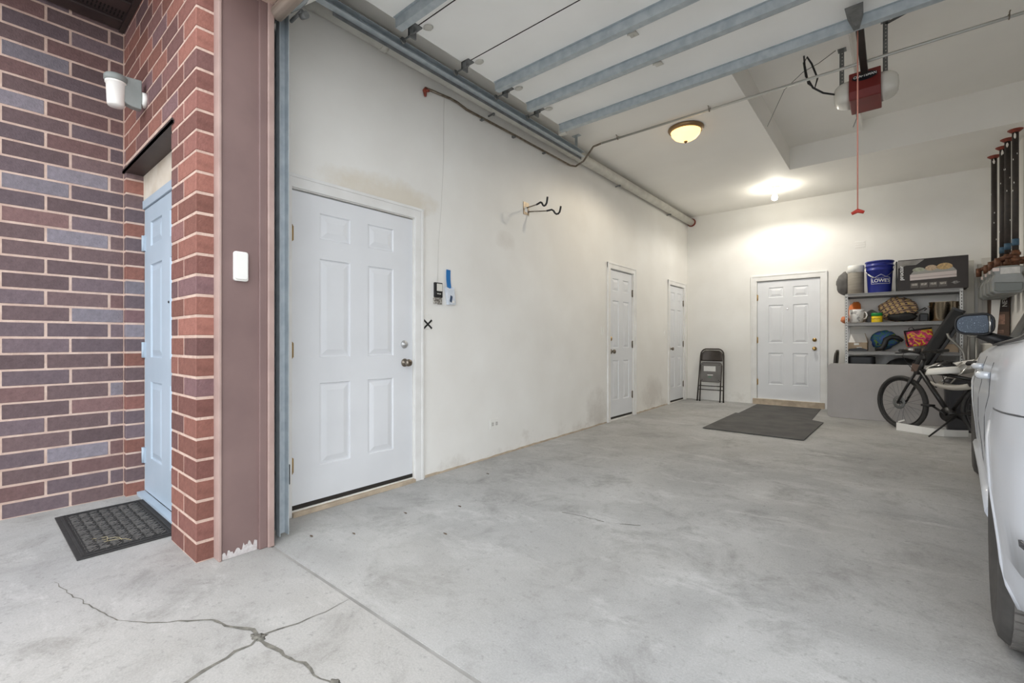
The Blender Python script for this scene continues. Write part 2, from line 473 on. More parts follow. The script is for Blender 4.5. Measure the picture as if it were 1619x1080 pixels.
for r in range(NR):
    z0 = r*CO+.003; z1 = z0+BH
    if z0 > 3.6: break
    # return wall of the alcove
    if z0 < 3.27:
        js = [.655-.31*k for k in range(0, 7)] if r % 2 else [.46-.31*k for k in range(0, 6)]
        hi = FY-.004
        for jy in js:
            if hi-jy > .02: brick(wall_alcove, AX-.09, jy+J/2, z0, AX, hi, z1, tone_purple())
            hi = jy-J/2
    # front wall
    first = .2 if r % 2 == 0 else .30
    edges = [-2.63, -2.63-first]
    while edges[-1] > AX-.02: edges.append(edges[-1]-.305)
    for i in range(len(edges)-1):
        a, b = edges[i+1]+J, edges[i]
        a = max(a, AX+.004) if i else edges[1]+J
        if z0 < 2.26: 
            if b < -3.03: continue
            a = max(a, -3.04)
        if b-a > .015: brick(wall_front, a, FY, z0, b, FY+.09, z1, tone_red())
    if z0 < 2.26:
        brick(wall_front, -4.225, FY, z0, -4.13, FY+.105, z1, tone_purple() if r % 3 else tone_red())

# steel lintel above the blue door
m = MB(); m.box(-4.17, FY-.012, 2.272, -2.985, FY+.115, 2.284); m.box(-4.17, FY-.012, 2.272, -2.985, FY-.004, 2.296)
structure(m.build('trim_1', MATS['dark_bronze']), 'dark metal lintel over the blue side door')
# vented soffit
sof = sroot('ceiling_soffit', (-3.4, .3, 3.27), 0, 'dark bronze vented soffit above the alcove')
m = MB(); m.box(AX+.001, -.15, 3.285, -2.6, FY-.001, 3.32); m.build('panel', MATS['dark_bronze'], sof, world=True)
m = MB(); m.box(AX+.001, -.17, 3.22, -2.6, -.15, 3.36); m.build('fascia', MATS['dark_bronze'], sof, world=True)
for i in range(6):
    x0 = AX+.02+i*.25
    m = MB(); m.box(x0, -.15, 3.268, x0+.12, FY-.03, 3.286); m.build('plank', MATS['dark_bronze'], sof, bevel=.004, world=True)
    m = MB()
    for k in range(2):
        xx = x0+.135+k*.05
        for j in range(44): m.box(xx, -.13+j*.019, 3.2835, xx+.036, -.122+j*.019, 3.2852)
    o = m.build('vent_slots', MATS['soffit_slot'], sof, world=True); o['kind'] = 'stuff'
m = MB(); m.box(AX+.001, FY-.03, 3.262, -2.6, FY-.001, 3.29); m.build('edge_channel', MATS['dark_bronze'], sof, world=True)

# brown metal cladding of the garage jamb
tr = sroot('trim_2', (-2.6, .94, 0), 0, 'brown metal cladding on the garage door jamb')
m = MB(); m.box(-2.64, .822, 0.0, -2.565, 1.055, OPZ+.05); m.build('board', MATS['brown_metal'], tr, bevel=.003, world=True)
m = MB(); m.box(-2.64, .812, 0.0, -2.556, .824, OPZ+.05); m.build('flange', MATS['brown_metal_pale'], tr, bevel=.002, world=True)
m = MB(); m.box(-2.6, .996, 0.0, -2.548, 1.036, OPZ+.05); m.build('stop_strip', MATS['brown_metal'], tr, bevel=.004, world=True)
m = MB(); m.box(-2.6, 1.036, 0.0, -2.536, 1.068, OPZ+.05); m.build('edge_strip', MATS['brown_metal_pale'], tr, bevel=.004, world=True)
m = MB(); m.box(-2.87, 1.055, -.05, -2.6, 1.07, OPZ+.4); m.build('inner_face', MATS['galvanised_dark'], tr, world=True)
# flaked paint at the foot of the cladding
m = MB(); rnd = random.Random(5)
pts = [(-2.5635, .828, .001)]
top = []
for k in range(26):
    y = .828+k*.0065; top.append((-2.5635, y, .012+rnd.random()*.03+.05*(k/25)**3*rnd.random()+.012*(k/25)))
poly = [(-2.5635, .828, .001)]+top+[(-2.5635, .9905, .001)]
m.prism(poly, (-.001, 0, 0)); m.build('bare_patch', mat('flaked', (206,202,200), .8, rgb2=(186,178,176), nscale=60), tr, world=True)

# --- ceiling with its raised pocket
m = MB()
PX, PY, SX = -1.04, 6.88, -.287
m.box(WX-.16, 1.06, CZ, PX, BY+.16, CZ+.62); m.box(PX, PY, CZ, RX+.16, BY+.16, CZ+.62)
m.box(PX, 1.06, CZ, RX+.16, 3.0, CZ+.62); m.box(PX, 3.0, 3.605, SX, PY, CZ+.62); m.box(SX, 3.0, 3.733, RX+.16, PY, CZ+.62)
structure(m.build('ceiling', MATS['ceiling_paint']), 'white garage ceiling with a raised pocket around the opener')

# --- beige strip where the left wall meets the slab
m = MB()
for a, b in ((2.36, 5.36), (6.26, 7.44)):
    rows = []; rnd = random.Random(int(a*10)); k = int((b-a)/.06)
    for i in range(k+1):
        y = a+(b-a)*i/k; rows.append([(WX+.004, y, FZ(y)), (WX+.004, y, FZ(y)+.012+rnd.random()*.010)])
    m.grid(rows, smooth=False)
    rows2 = [[(WX-.001, p[1][1], p[1][2]), p[1]] for p in rows]; m.grid(rows2, smooth=False)
structure(m.build('baseboard_left', MATS['beige_wood']), 'rough beige strip at the foot of the left wall')

# ------------------------------------------------------------------ doors
def six_panel(root, w, h, m_slab, th=.04, sub=0., px=None, pz=None):
    """slab in the local frame of root: x across, z up, face at y=0 looking to -y"""
    px = px or [.13/.92*w, .37/.92*w, .55/.92*w, .79/.92*w]
    pz = pz or [.25, .79, .96, 1.61, 1.74, 1.91]
    k = h/2.02; pz = [z*k for z in pz]
    xs = [0, *px, w]; zs = [0, *pz, h]
    m = MB()
    for i in range(5):
        for j in range(7):
            if i in (1, 3) and j in (1, 3, 5): continue
            a, b, c, d = xs[i], xs[i+1], zs[j], zs[j+1]
            m.add([(a,0,c),(b,0,c),(b,0,d),(a,0,d)], [(0,1,2,3)])
    m.add([(0,0,0),(w,0,0),(w,0,h),(0,0,h),(0,th,0),(w,th,0),(w,th,h),(0,th,h)], [(0,4,5,1),(1,5,6,2),(2,6,7,3),(3,7,4,0),(4,7,6,5)])
    slab = m.build('slab', m_slab, root)
    for i in (1, 3):
        for j in (1, 3, 5):
            a, b, c, d = xs[i], xs[i+1], zs[j], zs[j+1]
            rings = []
            mx = min(b-a, d-c)/2
            for ins, dep in ((0, 0), (.006, .010), (.016, .010), (min(.05, mx*.62), .001), (min(.056, mx*.7), .001)):
                rings.append([(a+ins,dep,c+ins),(b-ins,dep,c+ins),(b-ins,dep,d-ins),(a+ins,dep,d-ins)])
            p = MB(); p.grid(rings, smooth=False, closed=True); p.add(rings[-1], [(0,1,2,3)])
            p.build('panel', m_slab, root)
    return slab
def knob(root, x, z, m_, name='knob', r=.028, face=0.):
    p = MB(); p.lathe([(r*1.1, 0), (r*1.1, .006), (r*.5, .012), (r*.42, .03), (r*.8, .038), (r, .05), (r*.92, .062), (r*.4, .068)], (x, face, z), (0,-1,0), 20)
    return p.build(name, m_, root)
def deadbolt(root, x, z, m_, r=.03, face=0.):
    p = MB(); p.lathe([(r, 0), (r, .006), (r*.86, .011), (r*.3, .012), (r*.3, .016), (0, .016)], (x, face, z), (0,-1,0), 20)
    return p.build('deadbolt', m_, root)
def hinge(root, x, z, m_, face=0., L=.09):
    p = MB(); p.cyl((x, face-.006, z-L/2), (x, face-.006, z+L/2), .0065, 10); p.box(x-.014, face-.002, z-L/2, x+.014, face+.004, z+L/2)
    for k in (-1, 1): p.lathe([(.0075, 0), (.0075, .004), (.003, .008)], (x, face-.006, z+k*L/2), (0,0,k), 10)
    return p.build('hinge', m_, root)
def casing(root, w, z0, h, cw, out, m_, base, left=True, right=True, head=True):
    """stepped casing round an opening 0..w, top at h, standing out by `out` from the wall face y=wall"""
    def strip(p, a, b):
        p.box(*a, *b)
    if left:
        p = MB(); p.box(-cw, base-out, z0, -.004, base, h+cw); p.box(-cw-.001, base-out-.006, z0, -cw+.02, base-out+.001, h+cw); p.build('jamb_casing', m_, root, bevel=.003)
    if right:
        p = MB(); p.box(w+.004, base-out, z0, w+cw, base, h+cw); p.box(w+cw-.02, base-out-.006, z0, w+cw+.001, base-out+.001, h+cw); p.build('jamb_casing', m_, root, bevel=.003)
    if head:
        p = MB(); p.box(-cw, base-out+.001, h+.004, w+cw, base, h+cw+.001); p.box(-cw, base-out-.005, h+cw-.02, w+cw, base-out+.001, h+cw+.002); p.build('head_casing', m_, root, bevel=.003)

def door_unit(name, loc, rz, w, zb, zt, fl, slab_m, cas_m, hinge_left, knobs, label, recess=.012, cw=.06, sweep=True, hinge_m=None, px=None, right=True, left=True, sill_h=None):
    """loc = opening's left jamb at wall face, z of local 0 = slab bottom"""
    root = sroot(name, (loc[0], loc[1], zb), rz, label)
    W = w-.008
    sub = bpy.data.objects.new('leaf', None)
    bpy.data.objects.remove(sub)
    hgt = zt-zb-.008
    slab = six_panel(root, w, hgt, slab_m, px=px)
    for o in root.children: o.location = (0, recess, 0)
    # shrink the slab a little so a dark gap shows round it
    for o in root.children:
        for v in o.data.vertices: v.co.x = .004+v.co.x*W/w
    p = MB(); p.box(-.001, recess+.041, fl-zb, w+.001, recess+.06, zt-zb+.001); p.build('leak_backing', MATS['gap_dark'], root)  # added dark panel behind the slab, blocks light leaking through the gap
    casing(root, w, fl-zb, zt-zb, cw, .016, cas_m, 0, left, right)
    if sweep:
        p = MB(); p.box(.004, recess-.002, .0, w-.004, recess+.0, .028); p.build('sweep', MATS['gap_dark'], root)
    for zz in (.28, .5, .865):
        hinge(root, .002 if hinge_left else w-.002, hgt*zz if zz != .28 else hgt*.14, hinge_m or MATS['brass'], recess-.002)
    for kind, x, z, mm in knobs:
        (knob if kind == 'knob' else deadbolt)(root, x, z, mm, face=recess)
    return root
# nearest door on the left wall
d1 = door_unit('door_1', (WX, D1[0]), R(90), D1[1]-D1[0], D1[2], D1[3], 0., MATS['door_white'], MATS['trim_white'], True,
    [('knob', .862, .893, MATS['aged_steel']), ('deadbolt', .858, 1.033, mat('satin_steel', (190,190,190), .4, .7))],
    'large white six-panel door nearest the brick pier', cw=.085, px=[.185, .407, .545, .765], sweep=True)
p = MB(); p.box(0, -.03, -.035, D1[1]-D1[0], .03, -.008); p.build('threshold', MATS['beige_wood'], d1, bevel=.003)
d2 = door_unit('door_2', (WX, D2[0]), R(90), D2[1]-D2[0], D2[2], D2[3], FZ(5.4), MATS['door_white'], MATS['trim_white'], False,
    [('knob', .05, .90, MATS['aged_steel']), ('deadbolt', .045, 1.07, MATS['brass'])], 'narrow white door in the middle of the left wall with brass deadbolt', cw=.08, hinge_m=MATS['aged_steel'])
d3 = door_unit('door_3', (WX, D3[0]), R(90), D3[1]-D3[0], D3[2], D3[3], FZ(7.5), MATS['door_white'], MATS['trim_white'], False,
    [('knob', .05, .90, MATS['aged_steel'])], 'narrow white door on the left wall nearest the back corner', cw=.08, hinge_m=MATS['aged_steel'])
d4 = door_unit('door_4', (D4[0], BY), 0., D4[1]-D4[0], D4[2], D4[3], FZ(8.4), MATS['door_white'], MATS['trim_white'], True,
    [('deadbolt', .797, .955, MATS['brass']), ('knob', .797, .82, MATS['brass'])], 'white six-panel door with brass locks in the back wall', cw=.09, sweep=False,
    px=[.165, .375, .51, .715])
p = MB(); p.box(-.06, -.03, FZ(8.4)-.16-.02, .93, .0, -.006); p.build('threshold', MATS['beige_wood'], d4, bevel=.004)
p = MB(); p.lathe([(.011, 0), (.011, .006), (.006, .008)], (.435, .012, 1.447), (0,-1,0), 14); p.build('peephole', MATS['chrome'], d4)
# blue side door in the brick recess
d5 = sroot('door_5', (-4.125, .84, .03), 0, 'pale blue steel door in the brick recess')
six_panel(d5, 1.06, 2.0, MATS['door_blue'], px=[.16, .44, .62, .90])
for zz in (.25, 1.0, 1.76):
    p = MB(); p.cyl((.004, -.010, zz-.055), (.004, -.010, zz+.055), .0095, 10); p.box(-.012, -.008, zz-.055, .03, .0, zz+.055); p.box(.004, -.014, zz-.05, .012, -.004, zz+.05); p.build('hinge', MATS['door_blue'], d5)
p = MB(); p.box(-.005, -.012, 2.004, 1.08, .04, 2.062); p.build('frame_head', MATS['door_blue'], d5, bevel=.003)
p = MB(); p.box(-.005, -.006, 2.062, 1.08, .03, 2.25); p.build('transom_panel', mat('cream_panel', (218,210,196), .6, rgb2=(204,192,174), nscale=7), d5)
p = MB(); p.lathe([(.008, 0), (.008, .004), (.004, .006)], (.60, 0, 1.31), (0,-1,0), 12); p.build('peephole', MATS['black_plastic'], d5)
p = MB(); p.box(0, -.045, -.03, 1.06, .0, -.006); p.build('threshold', MATS['door_blue'], d5)

# ------------------------------------------------------------------ overhead door
DL, DR = -2.47, 2.12
gd = thing('overhead_garage_door', 'white sectional garage door rolled up under the ceiling', 'garage door', (-.18, 2.5, 3.16))
seams = [1.43, 1.92, 2.405, 2.87, 3.30, 3.735]
UZ = 3.165
def channel(y, m):
    # hat shaped strut hanging below the section
    prof = [(-.045, UZ), (-.026, UZ), (-.022, UZ-.058), (.022, UZ-.058), (.026, UZ), (.045, UZ), (.045, UZ-.003), (.029, UZ-.003), (.0248, UZ-.061), (-.0248, UZ-.061), (-.029, UZ-.003), (-.045, UZ-.003)]
    m.prism([(DL+.01, y+a, b) for a, b in prof], (DR-DL-.02, 0, 0))
for i in range(5):
    m = MB(); m.box(DL, seams[i]+.003, UZ, DR, seams[i+1]-.003, UZ+.045); m.build('section', MATS['door_section'], gd, bevel=.004, world=True)
# bottom section still in the bend of the track
b0 = Vector((0, 1.425, UZ)); dd = Vector((0, -.70, -.71)).normalized(); nn = Vector((0, -.71, .70)).normalized()
a = b0; e = b0+dd*.435
m = MB(); m.prism([(DL-.05, *(q.yz)) for q in (a, e, e+nn*.045, a+nn*.045)], (DR-DL, 0, 0)); m.build('section', MATS['door_section'], gd, world=True)
m = MB(); rows = []
cc = e+nn*.02+dd*.03
m.tube([(DL-.075, cc.y, cc.z), (DR, cc.y, cc.z)], .036, 14); m.build('bottom_seal', mat('seal', (196,184,170), .6, rgb2=(150,134,120), nscale=5, stretch=(.3,8,8)), gd, world=True)
m = MB(); q = e-nn*.012-dd*.02; m.prism([(DL, *(v.yz)) for v in (e, e-dd*.07, e-dd*.07-nn*.012, e-nn*.012)], (DR-DL, 0, 0)); m.build('bottom_rail', MATS['galvanised'], gd, world=True)
for y in (1.81, 2.765, 3.18, 3.69):
    m = MB(); channel(y, m); m.build('strut', MATS['galvanised'], gd, world=True)
for y in seams[1:5]:
    m = MB(); m.box(DL+.001, y-.0025, UZ-.0008, DR-.001, y+.0025, UZ+.02); m.build('seam', MATS['gap_dark'], gd, world=True)
    for x in (-1.35, -.18, 1.0):
        m = MB(); m.box(x-.028, y+.004, UZ-.006, x+.028, y+.058, UZ); m.cyl((x-.03, y, UZ-.012), (x+.03, y, UZ-.012), .008, 8); m.lathe([(.006,0),(.004,.004)], (x, y+.04, UZ-.006), (0,0,-1), 8)
        m.build('hinge', MATS['painted_pipe'], gd, bevel=.003, world=True)
for y in seams[1:5]:
    m = MB(); m.box(DL+.0, y-.03, UZ-.055, DL+.012, y+.03, UZ); m.box(DL+.0, y-.03, UZ-.008, DL+.075, y+.03, UZ); m.box(DL+.002, y-.03, UZ-.055, DL+.05, y-.026, UZ)
    m.build('end_hinge', MATS['galvanised_dark'], gd, world=True)
    m = MB(); m.blob((DL+.11, y+.05, UZ-.004), (.035, .03, .006), 3, .2, 2); m.build('hinge_tab', MATS['painted_pipe'], gd, world=True)
    m = MB(); m.cyl((DL+.05, y, UZ-.03), (DL-.09, y, UZ-.03), .006, 8); m.lathe([(.018, 0), (.022, .004), (.022, .012), (.018, .016)], (DL-.085, y, UZ-.03), (-1,0,0), 14)
    m.build('roller', MATS['galvanised_dark'], gd, world=True)
m = MB(); m.box(DL-.03, 3.70, UZ-.075, DL+.05, 3.745, UZ+.01); m.build('top_bracket', MATS['painted_pipe'], gd, bevel=.004, world=True)
m = MB(); m.bar(e-nn*.006-dd*.02+Vector((DL+.0,0,0)), e-nn*.006-dd*.10+Vector((DL+.0,0,0)), .07, .006, (0,-.7,.7)); m.cyl((DL-.1, e.y+.05, e.z+.01), (DL+.03, e.y+.05, e.z+.01), .009, 10); m.cyl((DL-.0, e.y+.06, e.z-.0), (DL+.04, e.y+.07, e.z-.005), .018, 12)
m.build('bottom_bracket', MATS['galvanised_dark'], gd, world=True)

# tracks
trk = thing('garage_door_track', 'galvanised steel track guiding the garage door along the left wall', 'door track', (-2.6, 1.13, 0))
TX = -2.60
m = MB()
path = [(1.135, .02), (1.135, 2.98)] + [(1.285-.15*math.cos(R(a)), 2.98+.15*math.sin(R(a))) for a in range(10, 91, 10)] + [(4.34, 3.13)]
prof = [(-.028, -.022), (.02, -.022), (.02, -.018), (-.024, -.018), (-.024, .024), (.02, .024), (.02, .028), (-.028, .028)]
rows = []
for i, (y, z) in enumerate(path):
    t = Vector((path[min(i+1, len(path)-1)][0]-path[max(i-1, 0)][0], path[min(i+1, len(path)-1)][1]-path[max(i-1, 0)][1])).normalized()
    nrm = Vector((t.y, -t.x))
    rows.append([(TX+a, y+nrm.x*b, z+nrm.y*b) for a, b in prof])
m.grid(rows, smooth=False, closed=True); m.add(rows[0], [tuple(range(8))]); m.add(rows[-1], [tuple(range(8))])
m.build('rail', MATS['galvanised'], trk, world=True)
m = MB(); m.box(-2.70, 1.085, .02, -2.66, 1.09, 2.86); m.box(-2.70, 1.085, .02, -2.695, 1.16, 2.86); m.box(-2.70, 1.15, .02, -2.628, 1.156, 2.86); m.build('wall_angle', MATS['galvanised'], trk, world=True)
m = MB(); m.box(TX-.075, 1.45, 3.135, TX-.028, 4.34, 3.14); m.box(TX-.033, 1.45, 3.08, TX-.028, 4.34, 3.14); m.build('top_angle', MATS['galvanised_dark'], trk, world=True)
m = MB(); m.box(TX-.06, 4.26, 3.12, TX-.03, 4.265, CZ); m.box(TX-.09, 4.24, CZ-.004, TX-.0, 4.29, CZ); m.build('hanger', MATS['galvanised'], trk, world=True)
m = MB(); m.box(-2.70, 1.07, 2.82, -2.56, 1.09, 2.90); m.build('flag_bracket', MATS['galvanised_dark'], trk, world=True)
for z in (.5, 1.1, 1.75, 2.3):
    m = MB(); m.box(-2.70, 1.07, z, -2.625, 1.088, z+.05); 
    for k in (-.02, .02): m.lathe([(.007, 0), (.005, .004)], (-2.66, 1.09, z+.025+k), (0,1,0), 8)
    m.build('jamb_bracket', MATS['galvanised_dark'], trk, world=True)
# photo eye at the foot of the track
pe = thing('door_safety_sensor', 'small black safety sensor low on the jamb beside the large white door', 'sensor', (-2.74, 1.17, .26))
m = MB(); m.box(-2.86, 1.17, .30, -2.72, 1.19, .34); m.box(-2.74, 1.165, .25, -2.72, 1.235, .37); m.box(-2.82, 1.19, .28, -2.74, 1.235, .35); m.build('housing', MATS['black_plastic'], pe, bevel=.006, world=True)
m = MB(); m.lathe([(.016, 0), (.016, .014), (.008, .016)], (-2.72, 1.21, .31), (1,0,0), 12); m.build('lens', MATS['black_plastic'], pe, world=True)

# big pipe along the wall under the ceiling
bp = thing('sprinkler_main_pipe', 'thick white painted pipe along the left wall below the ceiling', 'pipe', (-2.79, 8.3, 3.23))
m = MB(); m.tube([(-2.795, 1.06, 3.225), (-2.795, 4.6, 3.225), (-2.795, BY-.001, 3.225)], .057, 20); m.build('pipe_run', MATS['painted_pipe'], bp, world=True)
m = MB(); m.lathe([(.074, 0), (.074, .014), (.06, .03)], (-2.795, BY, 3.225), (0,-1,0), 20); m.build('wall_collar', MATS['red_rust'], bp, world=True)
for y in (1.9, 4.4):
    m = MB(); m.cyl((-2.795, y, 3.225), (-2.795, y+.05, 3.225), .063, 20); m.build('coupling', MATS['painted_pipe'], bp, world=True)
for y in (3.1, 5.6, 7.4):
    m = MB(); m.cyl((-2.865, y, 3.16), (-2.795, y, 3.165), .008, 8); m.lathe([(.012, 0), (.012, .02)], (-2.80, y, 3.15), (0,0,1), 8); m.build('pipe_clip', MATS['galvanised_dark'], bp, world=True)
# thin copper-end pipe under it and across the ceiling
tp = thing('thin_pipe', 'thin grey pipe with a rusty red nozzle high on the left wall', 'pipe', (-2.86, 2.37, 3.08))
pts = [(-2.855, 2.36, 3.10), (-2.855, 2.62, 3.125), (-2.85, 2.70, 3.12), (-2.845, 2.80, 3.10), (-2.84, 3.6, 3.10), (-2.84, 4.45, 3.10), (-2.82, 4.53, 3.11), (-2.74, 4.57, 3.16), (-2.66, 4.56, 3.23), (-2.60, 4.55, 3.283), (-2.5, 4.55, 3.292)]
m = MB(); m.tube(pts, .0105, 10); m.build('pipe_run', MATS['aged_steel'], tp, world=True)
m = MB(); m.tube([(-2.5, 4.55, 3.292), (2.6, 4.55, 3.292)], .0115, 10); m.build('ceiling_conduit', mat('conduit', (196,196,192), .35, .6), tp, world=True)
for x in (-1.35, -2.3, .6):
    m = MB(); m.tube([(x, 4.60, 3.316), (x, 4.566, 3.316)]+arc((x, 4.55, 3.294), .016, 0, -180, 8, 'yz') + [(x, 4.534, 3.316), (x, 4.51, 3.316)], .004, 6); m.build('clip', MATS['aged_steel'], tp, world=True)
m = MB(); m.tube([(-2.855, 2.36, 3.10), (-2.852, 2.345, 3.075), (-2.85, 2.35, 3.03)], [.013, .018, .009], 10); m.cyl((-2.85, 2.35, 3.075), (-2.82, 2.36, 3.07), .012, 8); m.build('nozzle', MATS['red_rust'], tp, world=True)
for y in (3.0, 3.45, 3.95):
    m = MB(); m.box(-2.868, y-.012, 3.08, -2.83, y+.012, 3.09); m.build('clip', MATS['galvanised_dark'], tp, world=True)
wire = MB(); wire.tube([(-2.866, 2.56, 3.11), (-2.866, 2.555, 2.6), (-2.866, 2.53, 2.2), (-2.866, 2.50, 1.9), (-2.866, 2.49, 1.58)], .0011, 6)
tag(wire.build('bell_wire', mat('wire_grey', (204,202,196), .5)), 'thin pale wire running down the wall to the wall control', 'wire')

# ------------------------------------------------------------------ opener
op = thing('garage_door_opener', 'red garage door opener with translucent light lenses hanging from the ceiling', 'door opener', (-.18, 4.8, 3.08))
red = mat('opener_red', (122,40,36), .45, rgb2=(112,36,33), nscale=4)
m = MB(); m.prism([(-.285, 4.66, 3.28), (-.285, 4.645, 3.20), (-.285, 4.635, 3.12), (-.285, 4.67, 3.065), (-.285, 4.98, 3.065), (-.285, 4.98, 3.28)], (.205, 0, 0)); m.build('housing', red, op, bevel=.006, world=True)
lens = mat('lens_plastic', (232,230,222), .25, alpha=.82)
for s, x in ((-1, -.285), (1, -.08)):
    rows = []
    for k in range(7):
        t = k/6; w = .112*math.sin(t*math.pi/2); sc = math.cos(t*math.pi/2)**.55 if t < 1 else .05
        ring = []
        for (y, z) in rrect(.27, .17, .06, 4): ring.append((x+s*w, 4.80+y*sc, 3.165+z*sc))
        rows.append(ring)
    m = MB(); m.grid(rows, closed=True); m.add(rows[-1], [tuple(range(len(rows[-1])))]); m.add(rows[0], [tuple(range(len(rows[0])))]); m.build('light_lens', lens, op, world=True)
m = MB(); rows = []
el = [( -.182+.082*math.cos(R(a)), 3.225+.034*math.sin(R(a))) for a in range(0, 360, 15)]
m.prism([(x, 4.6405-.02*(0) + (0 if z < 3.2 else (z-3.2)*.19), z) for x, z in el], (0, -.003, 0)); m.build('badge', mat('badge_black', (24,26,34), .3), op, world=True)
lettering('CRAFTSMAN', .026, Matrix.Translation((-.054, -4.8+4.6405, .146)) if False else Matrix.Translation((0, 4.636-4.8, 3.226-3.08)) @ Matrix.Rotation(R(90), 4, 'X'), mat('print_white', (232,232,230), .5), op)
m = MB(); m.box(-.205, 1.3, 3.232, -.160, 4.75, 3.272); m.build('rail', mat('rail_dark', (52,44,40), .5, .4, rgb2=(40,34,32), nscale=12), op, bevel=.003, world=True)
m = MB(); m.box(-.22, 3.70, 3.205, -.145, 3.85, 3.235); m.box(-.195, 3.82, 3.17, -.17, 3.87, 3.21); m.tube([(-.185, 3.86, 3.19)]+arc((-.185, 3.86, 3.165), .025, 90, 400, 10, 'yz'), .004, 6); m.build('trolley', MATS['black_matte'], op, bevel=.004, world=True)
m = MB(); m.prism([(-.23, 3.42, 3.105), (-.14, 3.42, 3.105), (-.145, 3.56, 3.115), (-.17, 3.68, 3.10), (-.20, 3.68, 3.10), (-.225, 3.56, 3.115)], (0, 0, -.008)); m.bar((-.185, 3.62, 3.105), (-.185, 3.80, 3.21), .03, .008, (1,0,0)); m.build('door_arm', MATS['galvanised_dark'], op, world=True)
for x, zt in ((-.345, 3.605), (-.055, 3.733)):
    m = MB(); m.box(x-.016, 4.84, 3.26, x+.016, 4.844, zt); m.box(x-.016, 4.84, 3.26, x-.013, 4.87, zt); m.box(x-.03, 4.83, zt-.004, x+.03, 4.90, zt)
    m.box(min(x, -.2)+.0, 4.842, 3.262, max(x, -.2), 4.87, 3.266)
    m.build('hanging_strap', MATS['galvanised_dark'], op, world=True)
    m = MB()
    for k in range(int((zt-3.30)/.03)): m.lathe([(.005, 0), (.005, .001)], (x+.003, 4.8395, 3.29+k*.03), (0,-1,0), 8)
    o = m.build('strap_holes', MATS['painted_pipe'], op, world=True); o['kind'] = 'stuff'
m = MB(); m.bar((-.055, 4.842, 3.69), (.10, 4.842, 3.732), .02, .004, (0,1,0)); m.build('brace_strap', MATS['galvanised_dark'], op, world=True)
m = MB(); m.tube([(-.385, 4.72, 3.175), (-.46, 4.66, 3.19), (-.53, 4.64, 3.25), (-.585, 4.66, 3.38), (-.605, 4.7, 3.52), (-.58, 4.7, 3.56), (-.545, 4.68, 3.48), (-.50, 4.66, 3.33), (-.52, 4.66, 3.25), (-.57, 4.68, 3.32), (-.60, 4.72, 3.5), (-.61, 4.75, 3.604)], .0075, 8); m.build('power_cord', MATS['black_plastic'], op, world=True)
m = MB(); m.tube([(-.38, 4.75, 3.56), (-.5, 4.75, 3.50), (-.62, 4.76, 3.47), (-.8, 5.0, 3.48), (-1.02, 5.4, 3.34)], .003, 6); m.tube([(-.25, 4.9, 3.07), (-.245, 4.9, 3.0), (-.27, 4.9, 2.93)], .003, 6); m.build('low_voltage_wire', MATS['galvanised_dark'], op, world=True)
# emergency cord hangs from the trolley
m = MB(); m.tube([(-.183, 3.752, 3.21), (-.183, 3.75, 2.6), (-.183, 3.75, 1.95)], .004, 8); m.build('release_cord', mat('cord_red', (206,140,124), .6), op, world=True)
m = MB(); m.tube([(-.215, 3.75, 1.93), (-.183, 3.75, 1.945), (-.150, 3.75, 1.93)], [.010, .014, .010], 10); m.build('pull_handle', mat('handle_red', (190,58,44), .5), op, world=True)

# ------------------------------------------------------------------ lamps
dm = thing('dome_ceiling_light', 'lit alabaster dome ceiling light with a bronze rim', 'ceiling light', (-1.675, 4.85, CZ-.17))
m = MB(); m.lathe([(.175, 0), (.178, .012), (.165, .03), (.152, .04), (.146, .03)], (-1.675, 4.85, CZ), (0,0,-1), 32); m.build('rim', mat('bronze_rim', (150,124,92), .35, .9), dm, world=True)
m = MB(); m.lathe([(.150, .03), (.140, .065), (.112, .098), (.07, .122), (.03, .133), (.005, .135)], (-1.675, 4.85, CZ), (0,0,-1), 32, cap=False); m.build('glass_dome', mat('alabaster', (250,226,180), .4, emit=(255,205,130), estr=1.1), dm, world=True)
m = MB(); m.lathe([(.016, .133), (.02, .138), (.014, .148), (.004, .156)], (-1.675, 4.85, CZ), (0,0,-1), 14); m.build('finial', MATS['bronze_rim'], dm, world=True)
def lamp_light(name, loc, watts, col, radius, parent):
    l = bpy.data.lights.new(name, 'SPOT'); l.energy = watts; l.color = col; l.shadow_soft_size = radius
    l.spot_size = R(170); l.spot_blend = .35
    o = bpy.data.objects.new(name, l); C.objects.link(o); o.parent = parent
    o.location = Vector(loc)-parent.location
    return o
lamp_light('dome_lamp', (-1.675, 4.85, CZ-.165), DOME_W, (1, .88, .70), .03, dm)
bl = thing('bare_bulb_light', 'lit bare bulb in a white ceiling socket near the back corner', 'ceiling light', (-1.325, 7.52, CZ-.2))
m = MB(); m.lathe([(.062, 0), (.062, .012), (.04, .03), (.03, .035), (.026, .085), (.022, .09)], (-1.325, 7.52, CZ), (0,0,-1), 24); m.build('socket', MATS['white_plastic'], bl, world=True)
m = MB(); m.lathe([(.014, .085), (.018, .10), (.034, .13), (.038, .15), (.032, .175), (.015, .19), (.003, .193)], (-1.325, 7.52, CZ), (0,0,-1), 20); m.build('bulb', mat('bulb_glow', (255,252,240), .4, emit=(255,248,232), estr=BULB_E), bl, world=True)
lamp_light('bulb_lamp', (-1.325, 7.52, CZ-.20), BULB_W, (1, .95, .87), .02, bl)
